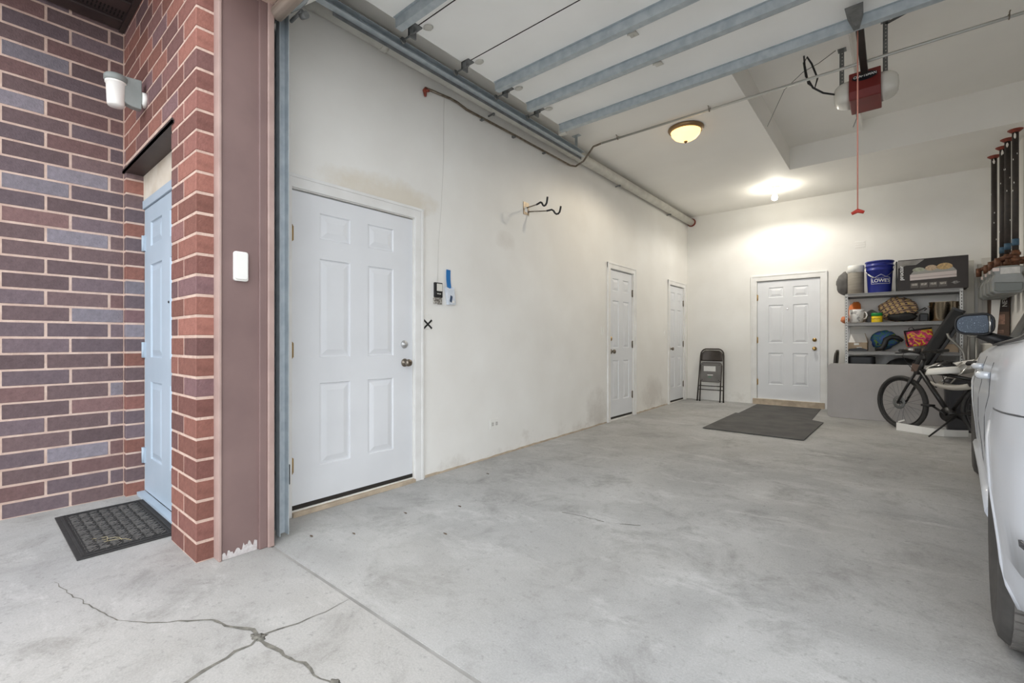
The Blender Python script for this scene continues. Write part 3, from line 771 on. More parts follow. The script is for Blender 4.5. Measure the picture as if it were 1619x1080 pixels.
# outdoor wall lamp
wlp = thing('outdoor_wall_lamp', 'grey bracket wall lamp with white jar shade on the brick above the blue door', 'wall lamp', (-3.59, FY, 2.6))
m = MB(); LX = -3.59
poly = [(LX, FY-.022, 2.70), (LX, FY-.022, 2.52)] + [(LX, FY-.05-.12*math.sin(R(a)), 2.52+.13*(1-math.cos(R(a)))) for a in range(0, 81, 10)] + [(LX, FY-.185, 2.65), (LX, FY-.18, 2.686)]
m.prism([(LX-.026, q[1], q[2]) for q in poly], (.052, 0, 0)); m.build('bracket', MATS['grey_plastic'], wlp, bevel=.006, world=True)
m = MB(); m.lathe([(.052, 0), (.057, .008), (.057, .03), (.05, .04)], (LX, FY-.142, 2.645), (0,0,1), 24); m.build('cap', MATS['grey_plastic'], wlp, world=True)
m = MB(); m.lathe([(.052, 0), (.052, -.012), (.047, -.014), (.042, -.135), (.038, -.145), (.0, -.146)], (LX, FY-.142, 2.647), (0,0,1), 24); m.build('shade', MATS['opal_shade'], wlp, world=True)
m = MB(); m.lathe([(.046, 0), (.046, .018), (.04, .022)], (LX, FY, 2.59), (0,-1,0), 24); m.build('back_plate', MATS['white_plastic'], wlp, world=True)
m = MB(); m.lathe([(.011, 0), (.011, .02), (.006, .024)], (LX, FY-.135, 2.565), (.3,-.6,-.7), 12); m.build('sensor_knob', MATS['chrome'], wlp, world=True)

# ------------------------------------------------------------------ small wall items
kp = thing('keypad_box', 'white plastic keypad box on the brown metal jamb', 'keypad', (-2.565, .91, 1.47))
m = MB(); m.prism([(-2.565, .91+a, 1.472+b) for a, b in rrect(.068, .15, .012, 4)], (.016, 0, 0)); m.build('base', MATS['white_plastic'], kp, bevel=.003, world=True)
m = MB(); m.prism([(-2.549, .91+a, 1.474+b) for a, b in rrect(.06, .138, .012, 4)], (.007, 0, 0)); m.build('cover', MATS['white_plastic'], kp, bevel=.004, world=True)
wc = thing('wall_control', 'black garage wall control with white button beside the large door', 'wall control', (WX, 2.49, 1.4))
m = MB(); m.box(WX, 2.449, 1.45, WX+.022, 2.53, 1.57); m.build('case', MATS['black_plastic'], wc, bevel=.004, world=True)
m = MB(); m.box(WX+.022, 2.465, 1.50, WX+.028, 2.522, 1.56); m.build('button', mat('button_ivory', (224,222,214), .4), wc, bevel=.003, world=True)
for y in (2.47, 2.492):
    m = MB(); m.box(WX+.022, y, 1.475, WX+.026, y+.014, 1.482); m.build('small_button', MATS['button_ivory'], wc, world=True)
m = MB(); m.box(WX, 2.445, 1.40, WX+.016, 2.485, 1.445); m.box(WX, 2.49, 1.395, WX+.014, 2.53, 1.44); m.box(WX, 2.45, 1.43, WX+.012, 2.53, 1.455)
m.build('terminal_block', mat('dark_brown_plastic', (66,56,50), .6, rgb2=(180,176,168), nscale=60), wc, world=True)
rc = thing('hanging_remote', 'white remote in a clear pouch stuck to the wall with blue tape', 'remote', (WX, 2.62, 1.4))
m = MB(); rows = []
for k in range(7):
    t = k/6; rows.append([(WX+.006, 2.583+.012*t-.006*math.sin(t*3.1), 1.69-.165*t), (WX+.006, 2.628+.012*t-.006*math.sin(t*3.1), 1.688-.165*t)])
m.grid(rows, smooth=False); o = m.build('blue_tape', mat('tape_blue', (22,110,178), .5), rc, world=True)
o.modifiers.new('thick', 'SOLIDIFY').thickness = .003
m = MB(); m.prism([(WX, 2.56, 1.545), (WX, 2.612, 1.53), (WX, 2.655, 1.55), (WX, 2.675, 1.40), (WX, 2.588, 1.395)], (.028, 0, 0)); m.build('pouch', mat('pouch_clear', (226,230,236), .3, rgb2=(206,214,224), nscale=20), rc, bevel=.006, world=True)
m = MB(); m.prism([(WX+.028, 2.60+a, 1.425+b) for a, b in ((0,0),(.02,-.01),(.03,.04),(.01,.05))], (.005, 0, 0)); m.build('remote_body', mat('navy', (52,72,98), .5), rc, world=True)
m = MB(); m.box(WX+.028, 2.625, 1.41, WX+.036, 2.65, 1.432); m.build('tag', MATS['white_plastic'], rc, bevel=.002, world=True)
sw = thing('taped_switch_plate', 'white switch plate crossed out with black tape beside the large door', 'switch', (WX, 2.385, 1.25))
m = MB(); m.box(WX, 2.345, 1.19, WX+.006, 2.42, 1.305); m.build('plate', MATS['white_plastic'], sw, bevel=.002, world=True)
m = MB(); m.bar((WX+.008, 2.342, 1.192), (WX+.008, 2.425, 1.262), .014, .003, (1,0,0)); m.bar((WX+.009, 2.342, 1.262), (WX+.009, 2.425, 1.195), .014, .003, (1,0,0)); m.build('black_tape', MATS['black_matte'], sw, world=True)
def switch_plate(y, z, label):
    s = thing('light_switch', label, 'switch', (WX, y, z))
    m = MB(); m.box(WX, y-.036, z-.058, WX+.006, y+.036, z+.058); m.build('plate', MATS['white_plastic'], s, bevel=.002, world=True)
    m = MB(); m.box(WX+.006, y-.006, z-.012, WX+.014, y+.006, z+.012); m.build('toggle', MATS['white_plastic'], s, world=True)
switch_plate(5.263, 1.228, 'white light switch beside the brass-locked narrow door')
switch_plate(7.332, 1.245, 'white light switch beside the narrow door nearest the back corner')
ot = thing('wall_outlet', 'white duplex outlet low on the left wall', 'outlet', (WX, 3.18, .32))
m = MB(); m.box(WX, 3.123, .276, WX+.006, 3.242, .368); m.build('plate', MATS['white_plastic'], ot, bevel=.002, world=True)
for y in (3.155, 3.21):
    m = MB(); m.prism([(WX+.006, y+a, .322+b) for a, b in rrect(.034, .036, .01, 3)], (.003, 0, 0)); f = m.build('receptacle', mat('outlet_grey', (206,204,198), .5), ot, world=True)  # receptacle faces slightly greyer than the plate
    m = MB(); m.box(WX+.009, y-.004, .327, WX+.0097, y+.006, .330); m.box(WX+.009, y-.004, .312, WX+.0097, y+.006, .315); m.build('slots', MATS['black_plastic'], f, world=True)
hk = thing('wall_bike_hook', 'steel wall hook with two black padded arms on the left wall', 'hook', (WX, 3.665, 2.4))
m = MB(); wall_holes(m, 'y', WX, WX+.005, 3.62, 3.712, 2.375, 2.50, [(3.64, 3.695, 2.40, 2.455)]); m.build('plate', MATS['aged_steel'], hk, world=True)
for y0, z0 in ((3.69, 2.455), (3.71, 2.415)):
    off = 0 if y0 < 3.7 else .0
    if y0 < 3.7: st, dr = Vector((WX+.005, 3.68, 2.45)), Vector((.96, -.10, .03))
    else: st, dr = Vector((WX+.005, 3.705, 2.415)), Vector((.80, .60, .03))
    dr.normalize(); L = .10 if y0 < 3.7 else .14
    a1 = st+dr*L*1.3
    m = MB(); m.tube([st, a1], .006, 8); m.build('arm', MATS['aged_steel'], hk, world=True)
    hz = Vector((dr.x, dr.y, 0)).normalized(); P = [a1]
    for t, z in ((.03, .006), (.055, .012), (.075, .0), (.088, -.022), (.105, -.034), (.125, -.030), (.14, -.012), (.148, .02), (.152, .045)): P.append(a1+hz*t*.95+Vector((0,0,z)))
    m = MB(); m.tube(P, .0095, 8); m.build('padded_hook', MATS['black_plastic'], hk, world=True)
vt = MB(); 
for k in range(3): vt.box(-.44, BY-.004, 2.46+k*.034, -.32, BY, 2.485+k*.034)
tag(vt.build('wall_cover_plate', MATS['wall_paint'], bevel=.002), 'faint white painted cover plate high on the back wall', 'cover plate')

# ------------------------------------------------------------------ mats
def rubber_mat(name, x0, y0, x1, y1, z, th, label, cat, m_, poly=None):
    m = MB(); pts = poly or [(x0, y0), (x1, y0), (x1, y1), (x0, y1)]
    vs = [(x, y, FZ(y)+z) for x, y in pts]; n = len(vs)
    m.add(vs+[(x, y, zz+th) for x, y, zz in vs], [tuple(range(n)), tuple(range(n, 2*n))]+[(i, (i+1) % n, n+(i+1) % n, n+i) for i in range(n)])
    return tag(m.build(name, m_), label, cat)
mg = mat('floor_mat_grey', (84,83,82), .9, rgb2=(98,97,95), nscale=5, bump=.3, bscale=220)
rubber_mat('floor_mat', 0,0,0,0, .0005, .006, 'dark grey floor mat directly in front of the back door', 'mat', mg, [(-1.73,6.9),(-.83,6.9),(-.85,8.33),(-1.72,8.33)])
rubber_mat('floor_mat', 0,0,0,0, .0068, .006, 'larger dark grey floor mat overlapping the one at the back door', 'mat', mg, [(-1.78,5.74),(-.735,5.70),(-.69,7.02),(-.86,7.16),(-1.76,7.16)])
dmt = thing('door_mat', 'black woven-pattern rubber doormat before the blue door', 'doormat', (-3.53, .6, 0), 0)
m = MB(); m.box(-3.96, .365, .001, -3.11, .80, .009); m.build('base', MATS['rubber_black'], dmt, bevel=.003, world=True)
m = MB()
for a in ((-3.94,.385,-3.13,.40), (-3.94,.765,-3.13,.78), (-3.945,.385,-3.93,.78), (-3.14,.385,-3.125,.78), (-3.92,.41,-3.15,.418), (-3.92,.747,-3.15,.755), (-3.905,.41,-3.897,.755), (-3.165,.41,-3.157,.755)): m.box(a[0], a[1], .009, a[2], a[3], .014)
m.build('border', MATS['rubber_black'], dmt, bevel=.002, world=True)
m = MB()
for i in range(15):
    for j in range(7):
        x = -3.87+i*.049; y = .437+j*.047
        vert = (i+j) % 2
        for k in range(3):
            o_ = (k-1)*.015
            mm = Matrix.Translation((x, y, .011)) @ Matrix.Rotation(R(45 if vert else -45), 4, 'Z')
            m.box(-.021, o_-.005, -.003, .021, o_+.005, .003+.002*(k == 1), mm)
o = m.build('weave_ribs', mat('mat_rib', (96,93,90), .8, rgb2=(74,72,70), nscale=30), dmt, world=True); o['kind'] = 'stuff'
sg = random.Random(3)
for i in range(3):
    m = MB(); x = -3.25+i*.04; y = .5+i*.03
    P = [(x-.12*t, y-.05*t+.03*math.sin(t*3+i), .018+.008*math.sin(t*5)) for t in (0, .2, .4, .6, .8, 1)]
    m.tube(P, .0011, 5); tag(m.build('straw', MATS['straw']), ['dry straw at the right of the black doormat', 'middle dry straw on the black doormat', 'dry straw farthest back on the black doormat'][i], 'straw', 'straws on the doormat')

# ------------------------------------------------------------------ car
car = thing('parked_car', 'silver white crossover car parked in the right bay', 'car', (1.2, 2.40, 0), rot=(.0098, 0, R(-4.2)))
paint = mat('car_paint', (214,219,227), .42, .0, coat=.35)
glass = mat('car_glass', (34,40,44), .06, spec=.8)
def interp(t, xs, ys):
    if t <= xs[0]: return ys[0]
    for i in range(len(xs)-1):
        if t <= xs[i+1]:
            u = (t-xs[i])/(xs[i+1]-xs[i]); return ys[i]+(ys[i+1]-ys[i])*u
    return ys[-1]
def sm(t, xs, ys, w=.07):
    return (interp(t-w, xs, ys)+2*interp(t, xs, ys)+interp(t+w, xs, ys))/4
def hw(y): return sm(y, [-.93,-.88,-.75,-.5,-.2,.2,1.3,2.6,3.1,3.4,3.58,3.64], [.72,.82,.90,.935,.94,.925,.92,.925,.89,.80,.66,.5])
def topz(y): return sm(y, [-.93,-.88,-.80,-.50,-.2,.5,1.2,1.6,2.42,2.6,3.3,3.55,3.64], [.86,1.05,1.18,1.60,1.67,1.70,1.69,1.63,1.10,1.06,.93,.78,.55], .05)
def belt(y): return interp(y, [-.9, .3, 2.4, 3.6], [1.13, 1.09, 1.03, .95])
def botz(y): return sm(y, [-.93,-.7,-.4,3.2,3.64], [.47,.43,.22,.22,.34])
def half(y):
    h, tz, b, zb = hw(y), topz(y), belt(y), botz(y)
    pts = [(0, zb), (.80*h, zb), (.935*h, zb+.04), (.975*h, zb+.13), (.985*h, .48), (1.0*h, .62), (1.0*h, .76), (.985*h, .84), (.978*h, b-.13), (.955*h, b-.05), (.90*h, b-.005), (.855*h, b+.012)]
    n = 4
    for k in range(1, n+1):
        t = k/n; pts.append(((.855-.19*t-.02*t*t)*h, b+.012+(tz-.10-b)*t))
    pts += [(.60*h, tz-.045), (.48*h, tz-.015), (.25*h, tz), (0, tz+.004)]
    out = []
    nlow = 7
    for i, (x, z) in enumerate(pts):
        cap = tz-.0015*(len(pts)-1-i)*(1 if i > 8 else 0)
        out.append((x, min(z, max(zb, cap-(.02 if i < 9 else 0)))))
    return out
ys = [-.93+4.57*i/90 for i in range(91)]
rows = []
for y in ys:
    hp = half(y)
    ring = [(-x, y, z) for x, z in hp] + [(x, y, z) for x, z in reversed(hp[1:-1])]
    rows.append(ring)
m = MB(); m.grid(rows, closed=True); m.add(rows[0], [tuple(range(len(rows[0])))]); m.add(rows[-1], [tuple(range(len(rows[0])))])
body = m.build('body', paint, car)
TR = .355; WB = 2.75
def cut(o, cut_mb):
    c = cut_mb.build('cutter', paint)
    md = o.modifiers.new('cut', 'BOOLEAN'); md.operation = 'DIFFERENCE'; md.object = c; md.solver = 'EXACT'
    c.parent = o.parent
    bpy.context.view_layer.update()
    me = bpy.data.meshes.new_from_object(o.evaluated_get(bpy.context.evaluated_depsgraph_get()))
    o.modifiers.clear(); o.data = me; bpy.data.objects.remove(c)
for y in (0, WB):
    for s in (-1, 1):
        c = MB(); c.cyl((s*1.2, y, TR+.02), (s*.62, y, TR+.02), TR+.055, 40); cut(body, c)
body.data.materials.clear(); body.data.materials.append(paint)
# wheel arch lips
for y in (0, WB):
    for s in (-1, 1):
        m = MB(); P = []
        for a in range(-14, 195, 9):
            yy = y+(TR+.053)*math.cos(R(a)); zz = TR+.02+(TR+.053)*math.sin(R(a))
            if zz < .24: continue
            hp = half(yy); xx = interp(zz, [p_[1] for p_ in hp[2:10]], [p_[0] for p_ in hp[2:10]])
            P.append((s*(xx-.008), yy, zz))
        m.tube(P, .014, 8); m.build('arch_lip', paint, car)
        m = MB(); m.lathe([(TR+.05, 0), (TR+.05, .26), (.1, .27)], (s*.84, y, TR+.02), (-s,0,0), 28, cap=False); m.build('wheel_liner', MATS['black_matte'], car)
# glass
def side_glass(y0, y1, s):
    r_ = []
    for i in range(9):
        y = y0+(y1-y0)*i/8; hp = half(y); q = hp[11:16]
        r_.append([(s*(x+.004), y, z+.012) for x, z in q])
    m = MB(); m.grid(r_); return m
for s in (-1, 1):
    for y0, y1 in ((-.30, .12), (.18, .88), (.96, 1.75)):
        side_glass(y0, y1, s).build('side_window', glass, car)
    m = MB(); P = [(s*(half(-.35+2.3*i/14)[10][0]+.004), -.35+2.3*i/14, half(-.35+2.3*i/14)[10][1]+.012) for i in range(15)]; m.tube(P, .008, 6); m.build('window_trim', MATS['black_plastic'], car)
for nm, y0, y1 in (('windshield', 1.62, 2.40), ('rear_window', -.80, -.52)):
    r_ = []
    for i in range(7):
        y = y0+(y1-y0)*i/6; w = hw(y)*.62; z = topz(y)+.007
        r_.append([(w*k, y, z) for k in (-1, -.5, 0, .5, 1)])
    m = MB(); m.grid(r_); m.build(nm, glass, car)
# seams, handles, lights
def surf(y, z, s, off=0.):
    hp = half(y); xx = interp(z, [p_[1] for p_ in hp[1:11]], [p_[0] for p_ in hp[1:11]]); return (s*(xx+off), y, z)
seam_m = mat('panel_gap', (70,74,80), .6)
for s in (-1, 1):
    m = MB(); m.tube([surf(y, .845-.08*y, s, -.001) for y in [-.86+.07*i for i in range(12)]], .0035, 5); m.build('bumper_seam', seam_m, car)
    for y in (.52, 1.40, 2.28):
        m = MB(); m.tube([surf(y+(.10 if y < .6 else 0)*max(0, (.7-z)), z, s, -.001) for z in [.34+.05*i for i in range(14)]], .0035, 5); m.build('door_seam', seam_m, car)
    for y in (.56, 1.44):
        p0 = Vector(surf(y, .93, s, .026)); p1 = Vector(surf(y+.2, .92, s, .026))
        m = MB(); m.tube([surf(y-.02, .93, s, .0), p0, p0.lerp(p1, .5)+Vector((s*.006,0,0)), p1, surf(y+.22, .92, s, .0)], [.014, .019, .019, .018, .012], 10); m.build('door_handle', mat('handle_paint', (222,228,236), .25, .2, coat=1.), car)
    def patch(y0, y1, z0, z1, off):
        r_ = []
        for a_ in range(9):
            y = y0+(y1-y0)*a_/8
            r_.append([(lambda p_: (p_[0], p_[1]-off, p_[2]))(surf(y, z0+(z1-z0)*b_/4, s, off)) for b_ in range(5)])
        q_ = MB(); q_.grid(r_); return q_
    o = patch(-.925, -.74, .80, .95, .007).build('tail_light', mat('tail_red', (150,22,26), .15, coat=1.), car); o.modifiers.new('t', 'SOLIDIFY').thickness = .012
    o = patch(-.80, -.71, .52, .585, .005).build('reflector', mat('reflector_dark', (54,56,66), .25), car); o.modifiers.new('t', 'SOLIDIFY').thickness = .01
    m = MB(); q = [surf(y, .33-.0*y, s, .004) for y in (.45, .9, 1.4, 1.9, 2.3)]; m.tube(q, .03, 8); m.build('sill', paint, car)
# mirrors
for s in (-1, 1):
    mx, my, mz = s*.93, 1.76, 1.185
    o_ = []
    def ring(w, h, dy, cx=0., cz=0.):
        out = []
        for a, b in rrect(w, h, min(w, h)*.36, 4):
            k = 1.-.16*(a*s/(w/2)+1)/2 * (1 if b > 0 else .9)
            out.append((mx+a+cx, my+dy, mz+b*k+cz))
        return out
    rows = [ring(.165, .125, 0), ring(.185, .15, .006), ring(.185, .15, .05), ring(.16, .13, .09), ring(.12, .08, .115, -s*.02)]
    m = MB(); m.grid(rows, closed=True); m.add(rows[-1], [tuple(range(len(rows[0])))]); 
    shell = m.build('mirror_housing', MATS['black_plastic'], car)
    g = ring(.162, .121, .004); m = MB(); m.add(g, [tuple(range(len(g)))])
    mm = mat('mirror_glass', (46,50,55), .12, 1., rgb2=(150,158,166), nscale=220, lo=.64, hi=.72); m.build('mirror_glass', mm, shell)
    m = MB(); P = [q for q in ring(.176, .139, -.001)]; m.tube(P, .008, 6, closed=True); m.build('mirror_rim', MATS['black_plastic'], shell)
    m = MB(); m.tube([(mx-s*.066, my-.006, mz+.052), (mx-s*.072, my-.008, mz), (mx-s*.070, my-.008, mz-.052)], .007, 6); m.build('mirror_accent', MATS['chrome'], shell)
    m = MB(); m.tube([(mx-s*.02, my+.04, mz-.06), (mx-s*.10, my+.05, mz-.10), (mx-s*.20, my+.06, mz-.135)], [.03, .036, .045], 10); m.build('mirror_arm', MATS['black_plastic'], car)
# wheels
tire_m = mat('tire', (72,71,69), .75, rgb2=(82,80,78), nscale=20)
def wheel_meshes():
    t = MB(); TW = .235
    t.lathe([(.225, .02), (.245, .004), (.29, -.006), (.328, .004), (TR-.012, .022), (TR-.006, .034), (TR-.006, TW-.034), (TR-.012, TW-.022), (.328, TW-.004), (.29, TW+.006), (.245, TW-.004), (.225, TW-.02)], (0,0,0), (1,0,0), 64, cap=False)
    tm = t.mesh('tire'); tm.materials.append(tire_m)
    b = MB()
    for i in range(64):
        a = 2*math.pi*i/64
        for x0, x1, sh in ((.03, .078, 0), (.085, .112, .5), (.122, .150, .25), (.157, .205, .6)):
            aa = a+sh*2*math.pi/64
            M_ = Matrix.Rotation(aa, 4, 'X')
            b.box(x0, -.0138, TR-.010, x1, .0138, TR-.0004, M_)
    bm_ = b.mesh('tread'); bm_.materials.append(mat('tread', (104,102,99), .85, rgb2=(118,115,111), nscale=25))
    r = MB(); r.lathe([(.228, .02), (.232, .03), (.222, .05), (.215, .2), (.228, .215)], (0,0,0), (1,0,0), 40, cap=False)
    for k in range(5):
        M_ = Matrix.Rotation(2*math.pi*k/5, 4, 'X'); r.box(.03, -.03, .03, .06, .03, .225, M_); 
    r.lathe([(.0, .022), (.05, .022), (.06, .035), (.06, .08)], (0,0,0), (1,0,0), 20, cap=False)
    rm = r.mesh('rim'); rm.materials.append(mat('alloy', (168,170,174), .3, .9))
    return tm, bm_, rm
tm, tb, rm = wheel_meshes()
for y in (0, WB):
    for s in (-1, 1):
        w = bpy.data.objects.new('wheel', tm); C.objects.link(w); w.parent = car
        w.location = (s*.915, y, TR); w.rotation_euler = (0, 0, 0 if s < 0 else math.pi)
        for nm, me in (('tread', tb), ('rim', rm)):
            c = bpy.data.objects.new(nm, me); C.objects.link(c); c.parent = w
            if nm == 'tread': c['kind'] = 'stuff'

# ------------------------------------------------------------------ folding chair against the back wall
def folding_chair(name, label, loc, rz, lean):
    ch = thing(name, label, 'folding chair', loc, rz)
    fr = mat('chair_brown', (74,68,64), .4, .5, rgb2=(66,60,56), nscale=10)
    L = lambda x, z, d=0.: (x, d+lean*z/.9, z)
    m = MB()
    P = [L(-.215, 0.0), L(-.205, .3), L(-.195, .62), L(-.19, .78)] + [L(-.19+.10*(1-math.cos(R(a))), .80+.10*math.sin(R(a))) for a in (20,40,60,80)] + [L(.19-.10*(1-math.cos(R(a))), .80+.10*math.sin(R(a))) for a in (80,60,40,20)] + [L(.19, .78), L(.195, .62), L(.205, .3), L(.215, 0.0)]
    m.tube(P, .012, 8); m.build('front_frame', fr, ch)
    m = MB(); m.tube([L(-.165, .0, -.02), L(-.165, .45, -.02), L(-.17, .62, -.02)], .011, 8); m.build('rear_leg', fr, ch)
    m = MB(); m.tube([L(.165, .0, -.02), L(.165, .45, -.02), L(.17, .62, -.02)], .011, 8); m.build('rear_leg', fr, ch)
    for z in (.20, .265):
        m = MB(); m.tube([L(-.2, z, -.01), L(.2, z, -.01)], .008, 8); m.build('cross_bar', fr, ch)
    # curved back rest
    rows = []
    for i in range(9):
        z = .69+.185*i/8; w = .178 if z < .80 else .178-.06*((z-.80)/.075)**2
        rows.append([L(-w+2*w*k/10, z, -.012+.03*math.sin(math.pi*k/10)) for k in range(11)])
    m = MB(); m.grid(rows); o = m.build('back_rest', fr, ch); o.modifiers.new('t', 'SOLIDIFY').thickness = .01
    m = MB()
    pts = rrect(.345, .335, .04, 4)
    m.prism([L(a, .50+b, -.035) for a, b in pts], (0, .014, 0)); seat = m.build('seat', fr, ch, bevel=.004)
    under = mat('seat_under', (112,110,107), .5, rgb2=(100,98,95), nscale=6)
    m = MB(); m.prism([L(a, .50+b, -.038) for a, b in rrect(.325, .315, .036, 4)], (0, .004, 0)); m.build('seat_pan', under, seat)
    for sx in (-1, 1):
        for sz in (-1, 1):
            m = MB(); m.lathe([(.008, 0), (.008, .003)], L(sx*.135, .50+sz*.13, -.038), (0,-1,0), 10); m.build('screw', MATS['black_plastic'], seat)
            m = MB(); m.bar(L(sx*.12, .50+sz*.12, -.039), L(sx*.05, .50+sz*.05, -.039), .008, .003, (0,1,0)); m.build('rib', under, seat)
    lab = mat('paper_label', (226,226,222), .6, rgb2=(200,200,198), nscale=60, stretch=(1,1,4))
    m = MB(); m.box(-.115, -.0415+lean*.54/.9, .475, .08, -.0395+lean*.54/.9, .605); m.build('paper_label', lab, seat)
    m = MB(); m.box(-.055, -.0415+lean*.47/.9, .435, .04, -.0395+lean*.47/.9, .462); m.build('small_label', MATS['paper_label'], seat)
    m = MB(); m.prism([(-.012+.032*math.cos(R(a)), -.0395+lean*.44/.9, .408+.022*math.sin(R(a))) for a in range(0,360,30)], (0,-.002,0)); m.build('green_sticker', mat('sticker_green', (58,128,92), .6), seat)
    for sx in (-1, 1):
        m = MB(); m.lathe([(.014, 0), (.015, .012), (.013, .02)], L(sx*.215, 0), (0,0,1), 10); m.build('foot', MATS['rubber_black'], ch)
        m = MB(); m.lathe([(.013, 0), (.014, .012), (.012, .02)], L(sx*.165, 0, -.02), (0,0,1), 10); m.build('foot', MATS['rubber_black'], ch)
    return ch
folding_chair('folding_chair', 'folded brown metal chair leaning against the back wall', (-2.42, 8.20, FZ(8.2)), 0, .13)
folding_chair('folding_chair', 'folded dark chair standing edge-on between the shelf and the back door', (-.70, 8.12, FZ(8.1)), R(-90), .07)

# ------------------------------------------------------------------ steel shelving
SX0, SX1, SY0, SY1 = -.53, .66, 7.93, 8.37
zf = FZ(8.1)
sh = thing('steel_shelving_unit', 'grey steel shelving unit with four loaded shelves against the back wall', 'shelf', (.06, 8.15, zf))
for x, sx in ((SX0, 1), (SX1, -1)):
    for y, sy in ((SY0, 1), (SY1, -1)):
        m = MB(); m.box(x, y, zf, x+sx*.034, y+sy*.003, 1.7555); m.box(x, y, zf, x+sx*.003, y+sy*.034, 1.7555); post = m.build('post', MATS['painted_pipe'] if False else mat('shelf_steel', (186,184,180), .45, .5), sh, world=True)
        m = MB()
        for k in range(42):
            z = .1+k*.039
            if sy > 0: m.box(x+sx*.012, y-.0012, z, x+sx*.021, y+.0005, z+.016)
            m.box(x+sx*.0025 if sx > 0 else x-.0042, y+sy*.013, z, x+sx*.0042 if sx > 0 else x-.0025, y+sy*.021, z+.016)
        o = m.build('slots', MATS['gap_dark'], post, world=True); o['kind'] = 'stuff'
SHZ = [1.755, 1.35, .955, .56]
for z in SHZ:
    for y in (SY0, SY1):
        s = 1 if y == SY0 else -1
        m = MB(); m.prism([(SX0+.003, y+s*a, z+b) for a, b in ((-.004, .0), (.018, 0), (.018, -.008), (.008, -.014), (.008, -.03), (.016, -.036), (.016, -.044), (-.004, -.044), (-.004,-.036), (.004,-.03), (.004,-.014), (-.004,-.008))], (SX1-SX0-.006, 0, 0)); m.build('beam', mat('beam_steel', (140,138,135), .45, .5), sh, world=True)
    for x in (SX0, SX1):
        s = 1 if x == SX0 else -1
        m = MB(); m.box(x+s*.003, SY0+.02, z-.044, x+s*.012, SY1-.02, z); m.build('end_beam', MATS['beam_steel'], sh, world=True)
    m = MB(); m.box(SX0+.014, SY0+.017, z-.014, SX1-.014, SY1-.017, z-.002); m.build('deck', mat('fibreboard', (150,128,104), .8, rgb2=(136,114,92), nscale=30), sh, world=True)

# top shelf
T1 = 1.756
m = MB(); m.blob((-.57, 8.24, T1+.172), (.085, .08, .16), 2, .22, 3, fr=1.8); o = tag(m.build('cloth_bag', mat('grey_cloth', (112,110,108), .85, rgb2=(92,90,88), nscale=7)), 'crumpled grey cloth bag at the left end of the top shelf', 'bag')
sp = thing('spool_roll', 'grey wrapped roll with a white top standing beside the blue bucket', 'roll', (-.415, 8.10, T1))
m = MB(); m.lathe([(.092, 0), (.094, .004), (.094, .31), (.09, .312)], (-.415, 8.10, T1), (0,0,1), 32); m.build('wrap', mat('wrap_taupe', (146,140,130), .7, rgb2=(128,122,112), nscale=8, stretch=(1,1,14)), sp, world=True)
m = MB(); m.lathe([(.096, .305), (.096, .395), (.09, .405), (.0, .405)], (-.415, 8.10, T1), (0,0,1), 32); m.build('top', MATS['white_plastic'], sp, world=True)
bk = thing('blue_bucket', 'royal blue plastic bucket with white lettering on the top shelf', 'bucket', (-.155, 8.10, T1))
blue = mat('bucket_blue', (36,46,132), .35, rgb2=(40,52,140), nscale=3)
BR = lambda z: .128+.022*z/.43
m = MB(); m.lathe([(0, 0), (.126, 0), (.128, .006), (BR(.30), .30), (.154, .305), (.154, .318), (BR(.33), .322), (BR(.36), .36), (.157, .364), (.157, .376), (BR(.39), .38), (BR(.42), .415), (.16, .418), (.16, .432), (.154, .436), (.146, .43), (.140, .38), (.12, .02), (0, .02)], (-.155, 8.10, T1), (0,0,1), 40, cap=False); m.build('pail', blue, bk, world=True)
view = math.atan2(-8.10, .155)
def on_bucket(q):
    a = view+.12+q.x/.142; z = q.y+.16; r = BR(z)+.0015+q.z
    return Vector((r*math.cos(a), r*math.sin(a), z))
me = lettering("LOWE'S", .062, None, MATS['print_white'], bk, fn=on_bucket, sx=1.0)
# thicken the letters and add the gable outline
def strip_on(pts, w, name):
    m = MB(); P = []
    for i in range(len(pts)-1):
        a, b = Vector(pts[i]), Vector(pts[i+1])
        for k in range(8): P.append(a.lerp(b, k/8))
    P.append(Vector(pts[-1]))
    m.tube([on_bucket(Vector((q.x, q.y, 0))) for q in P], w, 6); return m.build(name, MATS['print_white'], bk)
strip_on([(-.115,-.04),(-.115,.035),(-.09,.045),(-.06,.05),(0,.085),(.06,.05),(.09,.045),(.115,.035),(.115,-.04),(-.115,-.04)], .0022, 'gable_outline')
m = MB(); P = []
for k in range(15):
    t = k/14; a = view-1.35+2.7*t; z = .39-.20*math.sin(math.pi*t)**.8; r = .172
    P.append((r*math.cos(a), r*math.sin(a), z))
m.tube(P, .003, 6); m.build('wire_handle', MATS['chrome'], bk)
m = MB(); m.tube([P[3], P[4], P[5]], .008, 8); m.build('grip', MATS['white_plastic'], bk)
wb = thing('food_warmer_box', 'large dark product box printed with a three-pan food warmer', 'box', (.37, 8.1, T1))
m = MB(); m.box(.04, 7.945, T1+.001, .705, 8.27, T1+.405); m.build('carton', mat('box_dark', (40,33,32), .55, rgb2=(74,66,60), nscale=1.6, lo=.45, hi=.8), wb, bevel=.003, world=True)
FYB = 7.9445
def pr(poly, m_, name, d=.0012):
    m = MB(); m.prism([(x, FYB, z) for x, z in poly], (0, -d, 0)); return m.build(name, m_, wb, world=True)
Z0 = T1
pr([(.042,Z0+.30),(.042,Z0+.395),(.30,Z0+.395),(.22,Z0+.33),(.12,Z0+.33)], mat('sheen_colour', (150,146,140), .4, rgb2=(96,90,84), nscale=4), 'painted_sheen', .0006)  # sheen at the top left of the box front, put in as colour
